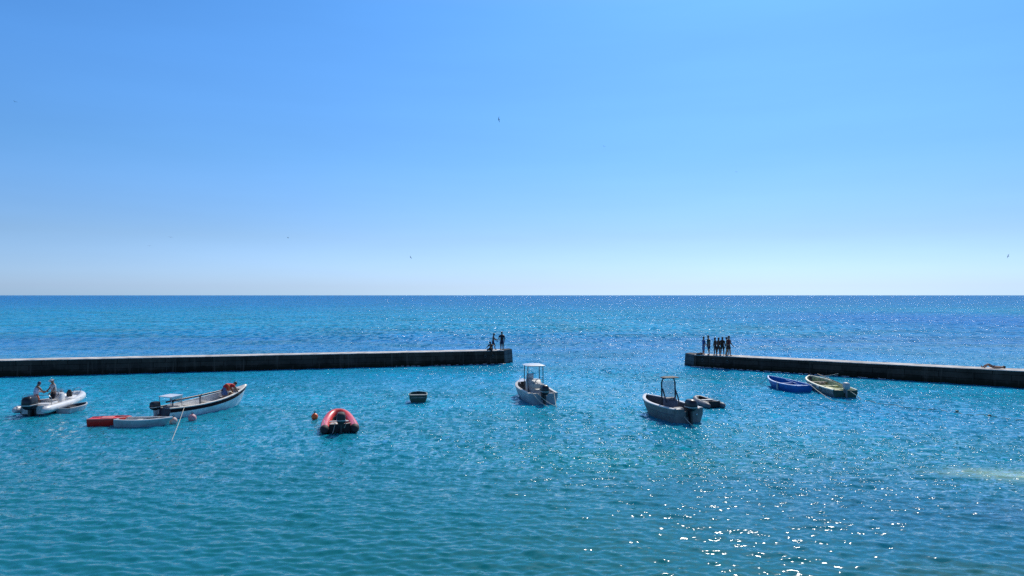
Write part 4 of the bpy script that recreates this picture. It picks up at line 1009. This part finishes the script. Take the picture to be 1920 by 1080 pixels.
# right pier
PR = [(1311.5, .9, -60, 1.72, 'slim person in blue standing nearest the tip of the right pier', C_BLUE, C_TEAL, 1.6, .85, dict(lean=1, al=((12, 6), (55, -10)), ar=((10, 6), (50, -10)), ll=((2, 1), (0, 1)), lr=((-2, 1), (-3, 1))), SKIN),
      (1323, .7, 100, 1.86, 'tall person in loose dark green top, second from the tip of the right pier', C_GREEN, C_NAVY, .9, 1.1, dict(lean=3, ll=((5, 4), (0, 2)), lr=((-6, 4), (-10, 2))), SKIN),
      (1336, .6, 40, 1.68, 'slim dark person just left of the close pair on the right pier', None, C_DARK, .55, .92, dict(lean=2, al=((4, 14), (10, 4)), ar=((10, 34), (30, 22))), SKINDARK),
      (1342.5, .5, -150, 1.70, 'dark figure on the left of the close pair on the right pier', None, C_DARK, .7, .95, dict(lean=3, al=((-5, 24), (5, 14)), ar=((8, 10), (30, 2)), ll=((8, 3), (0, 2))), SKINDARK),
      (1347, .9, 170, 1.74, 'brown-clad figure on the right of the close pair on the right pier', C_BROWN, C_DARK, .8, 1.0, dict(lean=2, ar=((10, 16), (30, 8))), SKINDARK),
      (1355.5, 1.0, 60, 1.74, 'person in grey-brown standing behind the tall bather on the right pier', C_BROWN, C_BROWN, 1.6, .95, dict(lean=2, head=16), SKINDARK),
      (1361.5, .5, -140, 1.90, 'tall bather in dark swimming shorts, last of the row on the right pier', C_MAROON, C_DARK, .8, 1.08, dict(lean=3, al=((10, 14), (40, 4)), ar=((-6, 22), (10, 12)), ll=((10, 5), (2, 3)), lr=((-8, 6), (-16, 4))), SKIN)]
for (u, dist, rz, hh, lab, tp, bt, bl, bd, ps, sk) in PR:
    person(on_pier(u, dist, 'R'), R(rz), lab, ps, hh, sk, top=tp, bottom=bt, bottom_len=bl, build=bd, group=GR)
# sunbather lying on the cap
P = on_pier(1859, 0.8, 'R')
person(P+Vector((0, 0, 0.05)), 0, 'sunbather lying back on the right pier with knees raised', dict(lean=0, al=((0, 12), (0, 4)), ar=((0, 12), (0, 4)), ll=((38, 6), (-45, 2)), lr=((30, 6), (-36, 2)), head=8, z=-0.9), 1.7, SKIN, top=None, bottom=C_MAROON, bottom_len=0.3,
       rot=Euler((R(90), 0, R(72)), 'XYZ'))
m = MB(); m.ball((0, 0, 0.06), (0.32, 0.25, 0.13)); m.ball((0.15, 0.05, 0.12), (0.18, 0.18, 0.1)); m.ball((-0.2, 0, 0.05), (0.15, 0.14, 0.08)); o = m.build('duffel_bag', C_DARK); o.location = on_pier(1309, 0.25, 'R'); tag(o, 'low dark bag at the feet of the slim person in blue, right pier', 'bag')

# people afloat
q = loc(WR, (-0.45, 0.95, 0.21)); person(q, WR.rotation_euler[2]-0.5, 'person in pale top and orange shorts at the stern of the white rigid inflatable', dict(lean=14, al=((30, 10), (70, 0)), ar=((35, 10), (80, 0)), ll=((25, 5), (-12, 2)), lr=((20, 5), (-14, 2)), head=18), 1.68, SKIN, hair=mat('dark_violet_hair', (0.02, 0.015, 0.06), 0.6), top=C_LILAC, bottom=C_ORANGE, bottom_len=0.8, sleeves=False)
q = loc(WR, (0.15, 1.75, 0.21)); person(q, WR.rotation_euler[2]+2.6, 'person in pale hat and grey top at the console of the white rigid inflatable', dict(lean=6, al=((15, 14), (50, -6)), ar=((20, 14), (60, -6)), ll=((25, 5), (-10, 2)), lr=((20, 5), (-14, 2)), head=14), 1.76, SKIN, top=C_GREY, bottom=C_DARK, bottom_len=0.9, hat=C_WHITE)
q = loc(LBR, (0.05, LBH.L*0.70, 0.19)); person(q, LBR.rotation_euler[2]-0.35, 'person in red and orange bending over the bow of the long white boat', dict(lean=68, al=((35, 12), (20, 4)), ar=((40, 10), (25, 4)), ll=((10, 8), (-8, 3)), lr=((-6, 8), (-14, 3)), head=10), 1.85, SKIN, top=C_RED, bottom=C_TEAL, bottom_len=0.9, build=1.35)
pv = bpy.context.scene.objects
def orange_vest():
    body = [o for o in COL.objects if o.name.startswith('person')][-1]
    k = 1.0; up = Vector((0, math.sin(R(68)), math.cos(R(68))))
    sh = [c for c in body.children if c.name.startswith('shirt')][0]
    zmin = min(v.co.z for v in sh.data.vertices)
    pel = Vector((0, 0, 0.94))
    dz = 0
    vs = [v.co.copy() for v in body.data.vertices]
    # pelvis height from the shorts of this person
    shx = [c for c in body.children if c.name.startswith('shorts')][0]
    cz = max(v.co.z for v in shx.data.vertices)
    base = Vector((0, 0, cz-0.11))
    return skin_mesh([base+up*0.10, base+up*0.24, base+up*0.34], [(0, 1), (1, 2)], [(0.27, 0.25), (0.30, 0.27), (0.295, 0.26)], 'vest', C_ORANGE, body)
orange_vest()

# ------------------------------------------------------------------ gulls
def gull(u, v, dist, size, roll, rz, label):
    a = (u-960.0)/F; dz = (HOR-v)/F
    p = Vector((a*dist, dist, H+dz*dist))
    root = empty('gull', p, R(rz)); root.rotation_euler[1] = R(roll); root.scale = (size*1.35,)*3; tag(root, label, 'gull', 'gulls in the sky')
    m = MB(); m.tube([(0, -0.26, 0), (0, -0.18, 0.005), (0, 0, 0), (0, 0.12, 0.01), (0, 0.20, 0.025), (0, 0.27, 0.015)], [0.012, 0.05, 0.07, 0.055, 0.038, 0.006], 10); m.build('body', M_GULL, root)
    for s in (-1, 1):
        m = MB(); rows = []
        for x, y, z, c in ((0.04, 0.03, 0.02, 0.17), (0.28, 0.07, 0.16, 0.15), (0.45, 0.03, 0.16, 0.11), (0.68, -0.10, 0.06, 0.03)):
            rows.append([(s*x, y+c/2, z), (s*x, y, z+0.018), (s*x, y-c/2, z)])
        m.grid(rows); m.build('wing', M_GULLW, root, solid=0.012)
M_GULL = mat('gull_white', (0.35, 0.38, 0.42), 0.7); M_GULLW = mat('gull_grey_wing', (0.10, 0.12, 0.15), 0.7)
for a in ((26, 190, 300, 1.0, 10, 60, 'gull at the far left of the sky, upper of the left ones'),
          (935.5, 223.5, 230, 1.0, 65, 75, 'gull banking steeply high above the middle, largest in the sky'),
          (1133, 274, 400, 1.0, 10, 20, 'faint gull right of the banking one, below it'),
          (1381, 322, 420, 1.0, -15, 130, 'faint gull high above the right pier'),
          (319, 445, 330, 1.0, 8, 30, 'gull low above the left pier, upper of a pair'),
          (280, 461, 400, 1.0, -8, 200, 'gull low above the left pier, lower of a pair'),
          (540, 446, 300, 1.0, 5, 100, 'gull alone low in the sky above the red inflatable'),
          (770, 483, 320, 1.1, 40, 70, 'gull nearest the horizon, above the green pram dinghy'),
          (1891, 480.5, 260, 1.0, 50, 80, 'gull at the far right of the sky near the horizon')):
    gull(*a)
bpy.context.view_layer.update()
